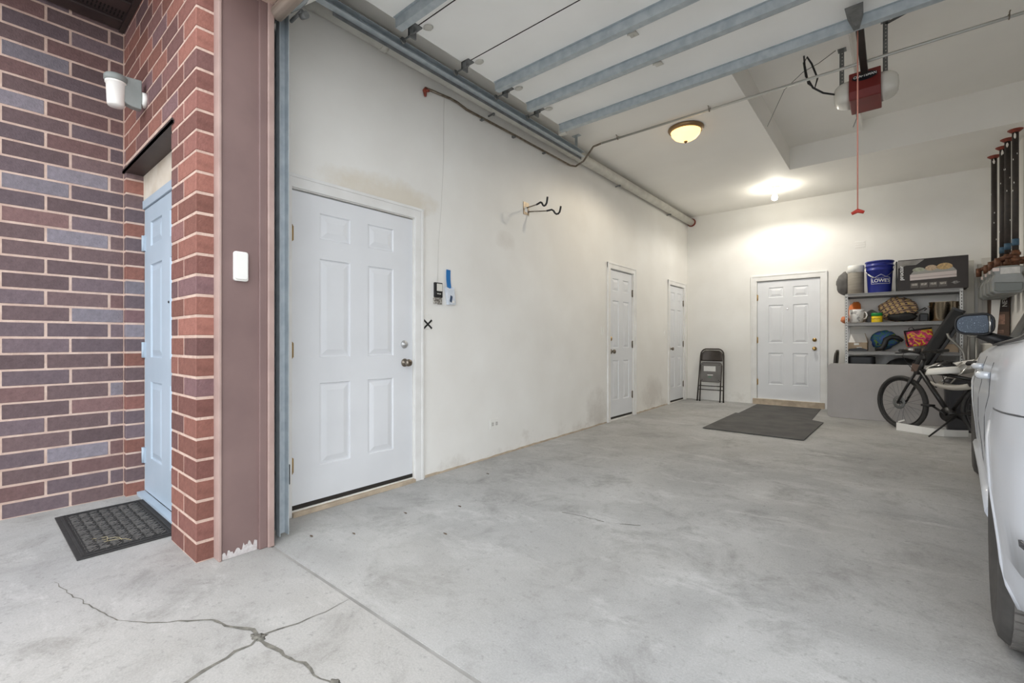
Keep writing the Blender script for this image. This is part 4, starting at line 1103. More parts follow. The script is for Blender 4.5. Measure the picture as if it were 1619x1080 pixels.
pr([(.16,Z0+.13),(.60,Z0+.145),(.60,Z0+.225),(.16,Z0+.205)], mat('print_tray', (206,194,190), .5), 'printed_tray')
pr([(.165,Z0+.16),(.60,Z0+.172),(.60,Z0+.178),(.165,Z0+.166)], mat('print_shade', (150,136,132), .5), 'printed_line', .0018)
pr([(.165,Z0+.207),(.60,Z0+.227),(.565,Z0+.275),(.21,Z0+.27)], mat('print_pans', (156,154,148), .5), 'printed_pans', .0014)
for cx, cz, w, h, col in ((.245,.262,.062,.032,(178,180,160)), (.365,.273,.058,.042,(206,180,150)), (.49,.28,.075,.048,(206,172,118))):
    pr([(cx+w*math.cos(R(a)), Z0+cz+h*math.sin(R(a))*(1 if math.sin(R(a)) > 0 else .7)) for a in range(0,360,20)], mat('print_food_%d' % int(cx*100), col, .5, rgb2=tuple(int(c*.8) for c in col), nscale=60), 'printed_dish', .0022)
for i in range(4):
    x = .165+i*.09
    pr([(x,Z0+.03),(x+.078,Z0+.033),(x+.078,Z0+.098),(x,Z0+.095)], mat('print_thumb', (92,86,80), .5), 'printed_frame')
    pr([(x+.012,Z0+.06),(x+.068,Z0+.062),(x+.068,Z0+.088),(x+.012,Z0+.086)], mat('print_thumb_light', (186,180,170), .5, rgb2=(120,112,104), nscale=50), 'printed_photo', .0018)
pr([(.59+.028*math.cos(R(a)), Z0+.075+.02*math.sin(R(a))) for a in range(0,360,30)], mat('print_seal', (176,172,166), .5, rgb2=(60,54,50), nscale=70), 'printed_seal')
pr([(.55,Z0+.072),(.63,Z0+.074),(.63,Z0+.079),(.55,Z0+.077)], MATS['print_seal'], 'printed_ribbon')
bl_ = wb.location
lettering('proctor', .06, Matrix.Translation((.075-bl_.x, FYB-.001-bl_.y, Z0+.235-bl_.z)) @ Matrix.Rotation(R(90), 4, 'X') @ Matrix.Rotation(R(90), 4, 'Z'), MATS['print_white'], wb)
m = MB(); m.tube([(.50, 8.1, T1+.403), (.505, 8.1, T1+.43), (.53, 8.1, T1+.437), (.58, 8.1, T1+.437), (.60, 8.1, T1+.43), (.605, 8.1, T1+.403)], .007, 8); m.build('carry_handle', MATS['white_plastic'], wb, world=True)
m = MB(); m.box(.018, 7.99, T1+.0, .034, 8.25, T1+.40); tag(m.build('dark_board', MATS['black_matte'], bevel=.002), 'thin dark board wedged between the bucket and the dark product box', 'board')

# second shelf
T2 = 1.351
m = MB(); m.blob((-.43, 8.22, T2+.165), (.075, .07, .145), 5, .22, 3); tag(m.build('orange_bag', mat('orange_poly', (222,110,40), .35, rgb2=(196,120,66), nscale=5)), 'orange plastic bag standing behind the marbled white mug', 'bag')
m = MB(); m.blob((-.535, 8.02, T2+.045), (.05, .06, .048), 8, .2, 3); tag(m.build('orange_cloth', mat('orange_dull', (196,120,80), .7)), 'dull orange cloth poking out beside the left shelf post', 'cloth')
mg_ = thing('marbled_mug', 'white marbled mug in front of the orange bag', 'mug', (-.40, 8.03, T2))
m = MB(); m.lathe([(0,0),(.065,0),(.078,.012),(.084,.10),(.086,.185),(.08,.185),(.076,.02),(0,.02)], (-.40, 8.03, T2), (0,0,1), 28, cap=False); m.build('cup', mat('marble', (226,224,220), .4, rgb2=(160,158,156), nscale=14, lo=.55, hi=.62), mg_, world=True)
m = MB(); m.tube([(-.325, 8.0, T2+.15), (-.295, 7.99, T2+.14), (-.285, 7.985, T2+.10), (-.30, 7.99, T2+.06), (-.325, 8.0, T2+.05)], .009, 8); m.build('handle', MATS['marble'], mg_, world=True)
m = MB(); m.prism([(-.31, 8.12, T2), (-.16, 8.12, T2), (-.17, 8.12, T2+.14), (-.24, 8.12, T2+.19), (-.30, 8.12, T2+.15)], (0, .12, 0)); tag(m.build('grey_pouch', mat('pouch_grey', (120,118,114), .7, rgb2=(96,94,90), nscale=12), bevel=.02), 'grey pouch behind the yellow tub', 'pouch')
m = MB(); m.box(-.29, 8.02, T2, -.225, 8.10, T2+.095); tag(m.build('black_tin', MATS['black_plastic'], bevel=.006), 'small black box between the mug and the yellow tub', 'box')
yt = thing('yellow_tub', 'yellow tub with a green lid on the second shelf', 'tub', (-.18, 8.0, T2))
m = MB(); m.lathe([(0,0),(.058,0),(.06,.004),(.06,.085),(.056,.088)], (-.18, 8.0, T2), (0,0,1), 28); m.build('tub_body', mat('tub_yellow', (240,206,34), .4), yt, world=True)
m = MB(); m.lathe([(.063,.085),(.063,.12),(.058,.128),(0,.128)], (-.18, 8.0, T2), (0,0,1), 28); m.build('lid', mat('lid_green', (30,140,66), .4), yt, world=True)
m = MB(); m.tube([(-.18+.0612*math.cos(a), 8.0+.0612*math.sin(a), T2+.05+.004*math.sin(a*9)) for a in [R(200+i*8) for i in range(14)]], .004, 6); m.build('print_band', mat('print_brown', (150,120,40), .5), yt, world=True)
def plaid():
    m = bpy.data.materials.new('plaid'); m.use_nodes = True; nt = m.node_tree; p = nt.nodes['Principled BSDF']
    tc = nt.nodes.new('ShaderNodeTexCoord'); mp = nt.nodes.new('ShaderNodeMapping'); mp.inputs['Rotation'].default_value = (.5,.3,.6); mp.inputs['Scale'].default_value = (1,1,1)
    nt.links.new(tc.outputs['Object'], mp.inputs['Vector'])
    prev = None
    base = lin(206,182,140)
    def band(axis, scale, col, off):
        nonlocal prev
        w = nt.nodes.new('ShaderNodeTexWave'); w.wave_type = 'BANDS'; w.bands_direction = axis; w.inputs['Scale'].default_value = scale; w.inputs['Phase Offset'].default_value = off; w.inputs['Distortion'].default_value = 1.2
        nt.links.new(mp.outputs['Vector'], w.inputs['Vector'])
        r = nt.nodes.new('ShaderNodeValToRGB'); r.color_ramp.elements[0].position = .62; r.color_ramp.elements[1].position = .72
        nt.links.new(w.outputs['Fac'], r.inputs['Fac'])
        x = nt.nodes.new('ShaderNodeMix'); x.data_type = 'RGBA'; nt.links.new(r.outputs['Color'], x.inputs[0])
        if prev is None: x.inputs[6].default_value = base
        else: nt.links.new(prev, x.inputs[6])
        x.inputs[7].default_value = col; prev = x.outputs[2]
    band('X', 6, lin(226,200,120), 1.0); band('X', 6, lin(70,66,72), 3.0); band('Z', 6, lin(92,78,74), 0); band('Z', 12, lin(200,160,130), 2)
    nt.links.new(prev, p.inputs['Base Color']); p.inputs['Roughness'].default_value = .9; MATS['plaid'] = m; return m
m = MB(); m.blob((.04, 8.19, T2+.172), (.20, .10, .165), 11, .3, 4, fr=1.7); tag(m.build('plaid_cloth', plaid()), 'bundled tan and grey plaid cloth on the second shelf', 'cloth')
m = MB(); m.blob((.09, 8.03, T2+.068), (.15, .05, .056), 14, .25, 3); tag(m.build('black_bag', MATS['black_matte']), 'crumpled black bag lying in front of the plaid cloth', 'bag')
cs = thing('black_case', 'low black case with a handle beside the steel pot', 'case', (.30, 8.1, T2))
m = MB(); m.box(.255, 7.99, T2, .342, 8.22, T2+.105); m.build('case_body', MATS['black_plastic'], cs, bevel=.012, world=True)
m = MB(); m.tube([(.20, 7.985, T2+.10), (.24, 7.98, T2+.14), (.31, 7.98, T2+.175), (.325, 7.98, T2+.165), (.30, 7.98, T2+.14)], .008, 8); m.build('strap', MATS['black_plastic'], cs, world=True)
pt = thing('steel_stock_pot', 'large stainless steel stock pot on the second shelf', 'pot', (.495, 8.09, T2))
m = MB(); m.lathe([(0,0),(.135,0),(.142,.008),(.143,.235),(.149,.24),(.149,.246),(.140,.246),(.137,.01),(0,.01)], (.495, 8.09, T2), (0,0,1), 40, cap=False); m.build('pot_body', mat('stainless', (188,176,158), .22, 1.), pt, world=True)
for s in (-1, 1):
    m = MB(); m.tube([(.495+s*.141, 8.05, T2+.19), (.495+s*.15, 8.06, T2+.195), (.495+s*.15, 8.12, T2+.195), (.495+s*.141, 8.13, T2+.19)], .007, 8); m.build('handle', MATS['stainless'], pt, world=True)

# third shelf
T3 = .956
cb = thing('open_cardboard_box', 'open brown cardboard box with white stickers on the third shelf', 'box', (-.40, 8.05, T3))
cbm = mat('cardboard', (186,166,142), .8, rgb2=(170,150,126), nscale=6)
m = MB(); m.box(-.505, 7.99, T3, -.28, 8.2, T3+.004); m.box(-.505, 7.99, T3, -.28, 7.995, T3+.12); m.box(-.505, 8.195, T3, -.28, 8.2, T3+.12); m.box(-.505, 7.99, T3, -.50, 8.2, T3+.12); m.box(-.285, 7.99, T3, -.28, 8.2, T3+.12); m.build('carton', cbm, cb, world=True)
m = MB(); m.prism([(-.505, 8.2, T3+.12), (-.28, 8.2, T3+.12), (-.32, 8.26, T3+.24), (-.48, 8.26, T3+.24)], (0, .004, 0)); m.build('flap', mat('white_board', (236,234,230), .6), cb, world=True)
m = MB(); m.prism([(-.282, 7.99, T3+.12), (-.282, 8.19, T3+.12), (-.315, 8.17, T3+.25), (-.315, 8.05, T3+.25)], (.004, 0, 0)); m.build('flap', cbm, cb, world=True)
for x, z in ((-.43, .085), (-.40, .03)):
    m = MB(); m.box(x, 7.9885, T3+z, x+.055, 7.99, T3+z+.026); m.build('sticker', MATS['white_plastic'], cb, world=True)
m = MB(); m.prism([(-.49, 7.95, T3), (-.29, 7.95, T3), (-.27, 7.95, T3+.02), (-.36, 7.95, T3+.05), (-.49, 7.95, T3+.03)], (0, .035, 0)); tag(m.build('black_tray', MATS['black_plastic'], bevel=.004), 'flat black tray lying before the open cardboard box', 'tray')
def swirl(name, cols, scale):
    m = bpy.data.materials.new(name); m.use_nodes = True; nt = m.node_tree; p = nt.nodes['Principled BSDF']
    tc = nt.nodes.new('ShaderNodeTexCoord'); n = nt.nodes.new('ShaderNodeTexNoise'); n.inputs['Scale'].default_value = scale; n.inputs['Detail'].default_value = 2; n.inputs['Distortion'].default_value = 1.5
    nt.links.new(tc.outputs['Object'], n.inputs['Vector']); r = nt.nodes.new('ShaderNodeValToRGB'); r.color_ramp.interpolation = 'CONSTANT'
    for i, c in enumerate(cols):
        pos = .25+.5*i/len(cols)
        e_ = r.color_ramp.elements[i] if i < 2 else r.color_ramp.elements.new(pos)
        e_.position = pos; e_.color = lin(*c)
    nt.links.new(n.outputs['Fac'], r.inputs['Fac']); nt.links.new(r.outputs['Color'], p.inputs['Base Color']); p.inputs['Roughness'].default_value = .6
    MATS[name] = m; return m
m = MB(); m.blob((-.10, 8.16, T3+.155), (.155, .09, .135), 21, .25, 3, fr=1.6); tag(m.build('blue_patterned_bag', swirl('blue_swirl', [(40,70,90), (46,96,150), (70,120,110), (60,90,160), (120,150,70), (40,60,110)], 7)), 'blue and green patterned bag on the third shelf', 'bag')
tt = thing('colourful_tote', 'tilted pink, yellow and purple tote bag on the third shelf', 'tote bag', (.25, 8.07, T3))
M_ = Matrix.Translation((.25, 8.07, T3+.19)) @ Matrix.Rotation(R(-8), 4, 'Y')
m = MB(); m.box(-.14, -.08, -.115, .14, .08, .105, M_); m.build('bag_body', swirl('tote_swirl', [(96,52,92), (150,40,70), (220,60,110), (232,190,40), (200,40,60), (90,60,120)], 9), tt, bevel=.02, world=True)
m = MB(); m.tube([M_ @ Vector(q) for q in ((-.14,-.085,.095),(0,-.09,.10),(.14,-.085,.10))], .010, 8); m.tube([M_ @ Vector(q) for q in ((-.13,-.085,.095),(-.12,-.09,-.10))], .008, 8); m.build('trim', MATS['black_plastic'], tt, world=True)
m = MB(); m.tube([M_ @ Vector(q) for q in ((-.09,-.05,.10),(-.08,-.05,.135),(-.05,-.05,.14),(-.03,-.05,.102))], .005, 6); m.build('handle', MATS['black_plastic'], tt, world=True)
m = MB(); m.tube([(-.20, 8.0, T3+.024), (-.13, 8.0, T3+.04), (-.10, 8.0, T3+.09), (-.085, 8.0, T3+.16), (-.03, 8.01, T3+.195), (.04, 8.01, T3+.185), (.09, 8.01, T3+.14)], [.022, .03, .034, .034, .03, .026, .02], 10); tag(m.build('black_bracket', MATS['black_plastic']), 'curved black plastic bracket in front of the blue patterned bag', 'bracket')
m = MB(); m.box(-.02+.13, 7.96, T3, .46, 8.16, T3+.042); tag(m.build('flat_carton', cbm if False else mat('carton_grey', (120,108,98), .8, rgb2=(150,132,116), nscale=4), bevel=.006), 'flat brown carton lying under the tote bag', 'box')
m = MB(); m.box(.49, 7.97, T3, .62, 8.15, T3+.10); tag(m.build('small_carton', cbm, bevel=.004), 'small cardboard carton at the right end of the third shelf', 'box')

# fourth shelf
T4 = .561
m = MB(); m.prism([(-.35+a, 8.13+b, T4) for a, b in rrect(.30, .30, .05, 4)], (0, 0, .32)); tag(m.build('black_bin', MATS['black_plastic'], bevel=.01), 'black round-cornered bin on the fourth shelf', 'bin')
m = MB(); m.blob((.10, 8.12, T4+.165), (.20, .11, .13), 31, .25, 3, fr=2.); tag(m.build('dark_plastic_sack', mat('sack_grey', (70,70,70), .35, rgb2=(50,50,50), nscale=9)), 'crumpled dark plastic sack on the fourth shelf', 'sack')
m = MB(); m.box(.37, 7.98, T4, .62, 8.2, T4+.27); tag(m.build('black_crate', MATS['black_matte'], bevel=.008), 'black crate at the right end of the fourth shelf', 'crate')

# ------------------------------------------------------------------ folded table leaning on the shelf
zt = FZ(7.65)
ft = thing('folding_table', 'grey plastic folding table standing on its long edge against the shelf', 'folding table', (.16, 7.65, zt))
tilt = Matrix.Translation((.16, 7.62, zt)) @ Matrix.Rotation(R(-6), 4, 'X')
m = MB(); m.prism([tilt @ Vector((a, 0, .37+b)) for a, b in rrect(1.74, .74, .06, 5)], tilt.to_3x3() @ Vector((0, .04, 0))); m.build('top_panel', mat('table_grey', (172,168,166), .6, rgb2=(164,160,158), nscale=3), ft, bevel=.006, world=True)
for x in (-.62, .62):
    m = MB(); m.tube([tilt @ Vector(q) for q in ((x-.2,.05,.12),(x-.2,.05,.62),(x+.2,.05,.62),(x+.2,.05,.12))], .012, 8); m.build('leg_frame', MATS['galvanised_dark'], ft, world=True)

# ------------------------------------------------------------------ bicycle
bz = FZ(6.9)
bk_ = thing('bicycle', 'black flat-bar bicycle with disc brakes standing before the folded table', 'bicycle', (.80, 6.60, bz), math.atan2(.55, -.73))
fb = mat('bike_black', (30,29,30), .4, rgb2=(38,36,36), nscale=20)
WR = .32; FA = Vector((.914, 0, WR)); RA = Vector((0, 0, WR))
def bike_wheel(cn, turn, nm):
    M_ = Matrix.Translation(cn) @ Matrix.Rotation(turn, 4, 'Z')
    m = MB(); m.tube([M_ @ Vector(((WR-.022)*math.cos(R(a)), 0, (WR-.022)*math.sin(R(a)))) for a in range(0,360,9)], .022, 8, closed=True); w = m.build(nm, MATS['rubber_black'], bk_)
    m = MB(); m.tube([M_ @ Vector(((WR-.052)*math.cos(R(a)), 0, (WR-.052)*math.sin(R(a)))) for a in range(0,360,9)], .011, 6, closed=True); m.build('rim', fb, w)
    m = MB()
    for k in range(24):
        a = R(k*15); b = R(k*15+(35 if k % 2 else -35)); s = .022 if k % 4 < 2 else -.022
        m.tube([M_ @ Vector((.022*math.cos(b), s, .022*math.sin(b))), M_ @ Vector(((WR-.055)*math.cos(a), 0, (WR-.055)*math.sin(a)))], .0017, 4, cap=False)
    o = m.build('spokes', MATS['galvanised_dark'], w); o['kind'] = 'stuff'
    m = MB(); m.cyl(M_ @ Vector((0,-.05,0)), M_ @ Vector((0,.05,0)), .02, 12); m.lathe([(.024, -.03), (.03, -.026), (.024, -.022)], M_ @ Vector((0,0,0)), M_.to_3x3() @ Vector((0,1,0)), 14); m.build('hub', fb, w)
    m = MB(); ax = M_.to_3x3() @ Vector((0,1,0)); m.lathe([(.045, .034), (.078, .034), (.078, .037), (.045, .037)], M_ @ Vector((0,0,0)), ax, 24, cap=False)
    for k in range(6):
        a = R(k*60); m.bar(M_ @ Vector((.02*math.cos(a), .035, .02*math.sin(a))), M_ @ Vector((.05*math.cos(a+.5), .035, .05*math.sin(a+.5))), .008, .003, ax)
    m.build('brake_disc', MATS['galvanised_dark'], w)
    return M_
TURN = R(-8)
Mf = bike_wheel(FA, TURN, 'front_wheel'); Mr = bike_wheel(RA, 0, 'rear_wheel')
m = MB(); m.bar(Mf @ Vector((-.06, .026, -.20)), Mf @ Vector((.02, .026, -.235)), .016, .004, (0,1,0)); m.build('spoke_reflector', MATS['white_plastic'], bk_)
HT, HB, BB, ST = Vector((.672, 0, .83)), Vector((.725, 0, .69)), Vector((.42, 0, .25)), Vector((.14, 0, .74))
def tb_(pts, r, nm, mm=fb, n=10):
    m = MB(); m.tube(pts, r, n); return m.build(nm, mm, bk_)
tb_([HT, HB], .024, 'head_tube'); tb_([HB+Vector((-.01,0,.02)), BB], .025, 'down_tube'); tb_([BB, ST], .018, 'seat_tube')
tb_([HB+Vector((-.005,0,.03)), ST+Vector((.055,0,-.10))], .019, 'top_tube')
for s in (-1, 1):
    fx = Mf.to_3x3() @ Vector((0, 1, 0))
    tb_([HB+fx*s*.05+Vector((0,0,-.01)), HB.lerp(FA, .5)+fx*s*.055, FA+fx*s*.055], [.017, .015, .011], 'fork_blade')
    tb_([BB+Vector((-.02, s*.03, 0)), RA+Vector((.16, s*.06, -.01)), RA+Vector((0, s*.06, 0))], .010, 'chain_stay')
    tb_([ST+Vector((.03, s*.015, -.08)), RA+Vector((.08, s*.055, .22)), RA+Vector((0, s*.06, 0))], .008, 'seat_stay')
tb_([HB+Vector((0,-.06,-.01)), HB+Vector((0,.06,-.01))], .02, 'fork_crown')
tb_([ST, ST+Vector((-.03,0,.07))], .014, 'seat_post', MATS['galvanised_dark'])
m = MB(); rows = []
for i in range(9):
    t = i/8; w = .022+.055*(1-t)**1.3; rows.append([(ST.x-.16+.27*t, w*k, ST.z+.08-.02*abs(k)**2-.01*t) for k in (-1,-.6,-.2,.2,.6,1)])
m.grid(rows); o = m.build('saddle', MATS['black_matte'], bk_); o.modifiers.new('t', 'SOLIDIFY').thickness = -.03
STM = HT+Vector((-.01, 0, .05)); tb_([HT, STM], .017, 'steerer'); tb_([STM, STM+Vector((.06,0,.03))], .017, 'stem')
bx_ = Mf.to_3x3() @ Vector((0, 1, 0)); cb_ = STM+Vector((.06, 0, .03))
tb_([cb_-bx_*.30+Vector((-.05,0,.03)), cb_-bx_*.14+Vector((-.01,0,.02)), cb_, cb_+bx_*.14+Vector((-.01,0,.02)), cb_+bx_*.30+Vector((-.05,0,.03))], .0125, 'handlebar')
for s in (-1, 1):
    g0 = cb_+bx_*s*.30+Vector((-.05,0,.03)); g1 = cb_+bx_*s*.19+Vector((-.022,0,.024))
    tb_([g0, g1], .018, 'grip', MATS['rubber_black'])
    l0 = cb_+bx_*s*.16+Vector((-.012,0,.018)); tb_([l0, l0+Vector((.035,0,-.015)), g0+Vector((.05,0,-.03))], [.012,.008,.006], 'brake_lever', MATS['black_plastic'])
    tb_([l0+Vector((.03,0,0)), cb_+bx_*s*.10+Vector((.10,0,-.04)), cb_+Vector((.10,0,-.16)), HB+Vector((.04,0,0))], .0035, 'cable', MATS['black_plastic'], 6)
m = MB(); m.box(cb_.x+.0, -.035, cb_.z+.012, cb_.x+.03, .035, cb_.z+.055); m.build('display', MATS['black_plastic'], bk_, bevel=.006)
m = MB(); q = cb_+bx_*.09; m.box(q.x+.0, q.y-.018, q.z+.015, q.x+.03, q.y+.018, q.z+.05); m.build('front_light', MATS['white_plastic'], bk_, bevel=.006)
# crank, pedals, kickstand
m = MB(); m.lathe([(.0, .03), (.075, .03), (.078, .036), (.0, .036)], BB, (0,1,0), 28, cap=False); m.build('chainring', fb, bk_)
m = MB(); m.lathe([(.0, -.035), (.055, -.03), (.055, .03), (.0, .035)], BB, (0,1,0), 20, cap=False); m.build('motor_hub', MATS['black_matte'], bk_)
p1 = BB+Vector((.145, .055, .085)); m = MB(); m.tube([BB+Vector((0,.05,0)), p1], [.014,.011], 8); m.build('crank_arm', fb, bk_)
m = MB(); m.box(p1.x-.045, p1.y, p1.z-.012, p1.x+.045, p1.y+.09, p1.z+.012); m.build('pedal', MATS['black_plastic'], bk_, bevel=.006)
p2 = BB+Vector((-.145, -.055, -.085)); m = MB(); m.tube([BB+Vector((0,-.05,0)), p2], [.014,.011], 8); m.build('crank_arm', fb, bk_)
m = MB(); m.box(p2.x-.045, p2.y-.09, p2.z-.012, p2.x+.045, p2.y, p2.z+.012); m.build('pedal', MATS['black_plastic'], bk_, bevel=.006)
tb_([BB+Vector((-.06,.05,-.03)), BB+Vector((.07,.20,-.245))], [.010,.008], 'kickstand')
m = MB(); m.lathe([(.018, 0), (.022, .01), (.018, .03)], ST+Vector((-.02, 0, .02)), (-1,0,0), 12); m.build('rear_reflector', MATS['tail_red'], bk_)
m = MB(); m.bar(HB+Vector((.03,0,.09)), HB+Vector((.045,0,.0)), .085, .004, (0,1,0)); m.build('tag_plate', mat('tag_brown', (104,84,74), .6), bk_)

# helmet and odds and ends around the bicycle
mi = bk_.matrix_basis
hp_ = mi @ Vector((.45, .06, .715))
hm = thing('bicycle_helmet', 'white and black vented bicycle helmet resting on the bicycle frame', 'helmet', hp_, math.atan2(.55, -.73))
rows = []
for i in range(9):
    a = R(90*i/8); rows.append([(.135*math.cos(a)*math.cos(R(k)), .095*math.cos(a)*math.sin(R(k)), -.03+.115*math.sin(a)-.02*math.cos(R(k))) for k in range(0,360,20)])
m = MB(); m.grid(rows[:4], closed=True); o = m.build('lower_shell', MATS['white_plastic'], hm); o.modifiers.new('t', 'SOLIDIFY').thickness = -.018
m = MB(); m.grid(rows[3:], closed=True); o = m.build('upper_shell', mat('helmet_black', (24,24,26), .2), hm); o.modifiers.new('t', 'SOLIDIFY').thickness = -.018
for y in (-.06, -.02, .02, .06):
    m = MB(); P = []
    for k in range(9):
        a = R(25+130*k/8); P.append((.14*math.cos(a), y*(.6+.4*math.sin(a)), -.03+.122*math.sin(a)*math.sqrt(max(.1,1-(y/.11)**2))))
    m.tube(P, .007, 8); m.build('vent_rib', MATS['white_plastic'] if abs(y) > .05 else MATS['chrome'], hm)
for s in (-1, 1):
    m = MB(); m.tube([(.06, s*.085, -.03), (.03, s*.07, -.12), (0, 0, -.16)], .004, 6); m.build('chin_strap', MATS['black_plastic'], hm)
bn = thing('black_waste_bin', 'tall black waste bin behind the bicycle', 'bin', (.60, 7.42, FZ(7.4)))
m = MB(); rows = [[(.60+a*k, 7.42+b*k, FZ(7.4)+z) for a, b in rrect(.30, .26, .05, 4)] for k, z in ((.82, 0), (.86, .05), (.98, .52), (1.04, .53), (1.04, .56), (.96, .56), (.8, .03))]
m.grid(rows, smooth=False, closed=True); m.add(rows[-1], [tuple(range(len(rows[0])))]); m.add(rows[0], [tuple(range(len(rows[0])))]); m.build('bin_body', mat('bin_charcoal', (52,52,56), .5), bn, world=True)
m = MB(); rows = [[(.60+a*k, 7.42+b*k, FZ(7.4)+z) for a, b in rrect(.32, .28, .05, 4)] for k, z in ((1, .56), (1, .575), (.85, .60))]
m.grid(rows, smooth=False, closed=True); m.add(rows[-1], [tuple(range(len(rows[0])))]); m.build('lid', MATS['bin_charcoal'], bn, world=True)
M_ = Matrix.Translation((.60, 7.38, .785)) @ Matrix.Rotation(R(-14), 4, 'Y') @ Matrix.Rotation(R(-14), 4, 'X')
wbx = thing('white_carton', 'white opened carton lying on the black waste bin', 'carton', (.60, 7.38, .66))
m = MB(); m.box(-.17, -.13, -.05, .17, .13, .05, M_); m.build('carton', MATS['white_board'], wbx, bevel=.003, world=True)
m = MB(); m.box(-.17, -.26, .046, .17, -.13, .05, M_ @ Matrix.Translation((0,-.13,.05)) @ Matrix.Rotation(R(25),4,'X') @ Matrix.Translation((0,.13,-.05))); m.build('flap', MATS['white_board'], wbx, world=True)
shl = thing('white_plastic_shell', 'cream curved plastic shell wedged in the bicycle frame', 'shell', mi @ Vector((.36, .05, .52)), math.atan2(.55, -.73))
rows = []
for i in range(9):
    t = -1+2*i/8; rows.append([(.17*t, .07*k, .03*t*t+.05*(k*k)+.05*(1-abs(t))*0) for k in (-1,-.66,-.33,0,.33,.66,1)])
m = MB(); m.grid(rows); o = m.build('shell_body', mat('cream_shell', (206,200,190), .5), shl); o.modifiers.new('t', 'SOLIDIFY').thickness = .012
for i, (a, b) in enumerate((((.44, 7.02, .57), (.71, 7.06, .93)), ((.36, 7.05, .57), (.58, 7.10, .86)))):
    po = thing('trekking_pole', ['longer chrome pole slanting over the white carton', 'shorter chrome pole slanting beside the helmet'][i], 'pole', a)
    m = MB(); m.tube([a, b], .008, 10); m.build('shaft', MATS['chrome'], po, world=True)
    m = MB(); m.tube([Vector(a).lerp(Vector(b), .0), Vector(a).lerp(Vector(b), .06)], .0095, 10); m.build('tip', MATS['black_plastic'], po, world=True)
# white trim strip lying on the floor
ws = thing('white_edging_tray', 'low white bent cardboard tray on the floor under the bicycle', 'tray', (.30, 7.0, FZ(7)))
P = [(.02, 7.02), (.12, 6.955), (.24, 6.885), (.34, 6.85), (.42, 6.865), (.52, 6.93), (.62, 7.02)]
rows = [[(x, y, FZ(7)+.002), (x, y, FZ(7)+.092-.02*i/6), (x+.004, y+.006, FZ(7)+.092-.02*i/6), (x+.004, y+.006, FZ(7)+.002)] for i, (x, y) in enumerate(P)]
m = MB(); m.grid(rows, smooth=False, closed=True); m.add(rows[0], [(0,1,2,3)]); m.add(rows[-1], [(0,1,2,3)]); m.build('front_wall', MATS['white_board'], ws, world=True)
m = MB(); m.prism([(x, y, FZ(7)+.001) for x, y in P]+[(.62, 7.13, FZ(7)+.001), (.05, 7.10, FZ(7)+.001)], (0,0,.004)); m.build('base', MATS['white_board'], ws, world=True)

# long black padded bar leaning diagonally
lb = thing('black_padded_bar', 'long black padded bar leaning diagonally in front of the shelves', 'bar', (-.09, 7.845, FZ(7.8)))
a, b = Vector((-.09, 7.845, FZ(7.8)+.06)), Vector((.60, 7.845, 1.46))
dz = (b-a).normalized(); side = Vector((dz.z, 0, -dz.x)).normalized(); fw = dz.cross(side)
prof = rrect(.125, .11, .03, 4)
m = MB(); m.prism([a+side*p_+fw*q_ for p_, q_ in prof], b-a); m.build('pad', MATS['black_matte'], lb, bevel=.006, world=True)
m = MB(); m.prism([a+side*(.085+p_)+fw*(q_*.8+.0) for p_, q_ in rrect(.04, .08, .01, 2)], (b-a)*.92); m.build('side_channel', MATS['black_plastic'], lb, world=True)
m = MB(); m.prism([b+side*p_*1.06+fw*q_*1.06 for p_, q_ in prof], dz*.03); m.build('end_cap', MATS['black_plastic'], lb, world=True)

# hand truck tubes
ht = thing('hand_truck', 'grey tubular steel hand truck standing beside the shelves', 'hand truck', (.72, 7.80, FZ(7.8)))
zz = FZ(7.8); gt = mat('tube_grey', (150,148,144), .4, .6)
for x in (.695, .765):
    m = MB(); m.tube([(x, 7.83, zz+.02), (x, 7.83, 1.155)], .013, 10); m.build('upright', gt, ht, world=True)
m = MB(); m.tube([(.695, 7.83, 1.15), (.765, 7.83, 1.15)], .013, 10); m.tube([(.695, 7.83, .83), (.765, 7.83, .83)], .012, 8); m.build('cross_bar', gt, ht, world=True)
m = MB(); m.tube([(.505, 7.765, 1.19), (.515, 7.765, 1.14), (.56, 7.765, 1.085), (.61, 7.765, 1.02), (.645, 7.765, .95), (.655, 7.765, .85), (.66, 7.77, .8), (.68, 7.81, zz+.02)], .0135, 10); m.build('bent_handle', gt, ht, world=True)
m = MB(); m.box(.63, 7.72, zz, .79, 7.86, zz+.012); m.build('toe_plate', gt, ht, world=True)
m = MB(); m.lathe([(.06, 0), (.075, .01), (.075, .03), (.06, .04)], (.755, 7.86, zz+.077), (1,0,0), 20); m.build('wheel', MATS['rubber_black'], ht, world=True)
wpk = thing('white_paint_pail', 'white pail standing behind the car mirror', 'pail', (.925, 7.90, FZ(7.9)))
m = MB(); m.lathe([(0,0),(.10,0),(.115,.5),(.115,.99),(.12,.995),(.12,1.01),(.11,1.01),(.0,1.0)], (.925, 7.90, FZ(7.9)), (0,0,1), 28, cap=False); m.build('pail_body', mat('pail_white', (216,212,202), .5), wpk, world=True)

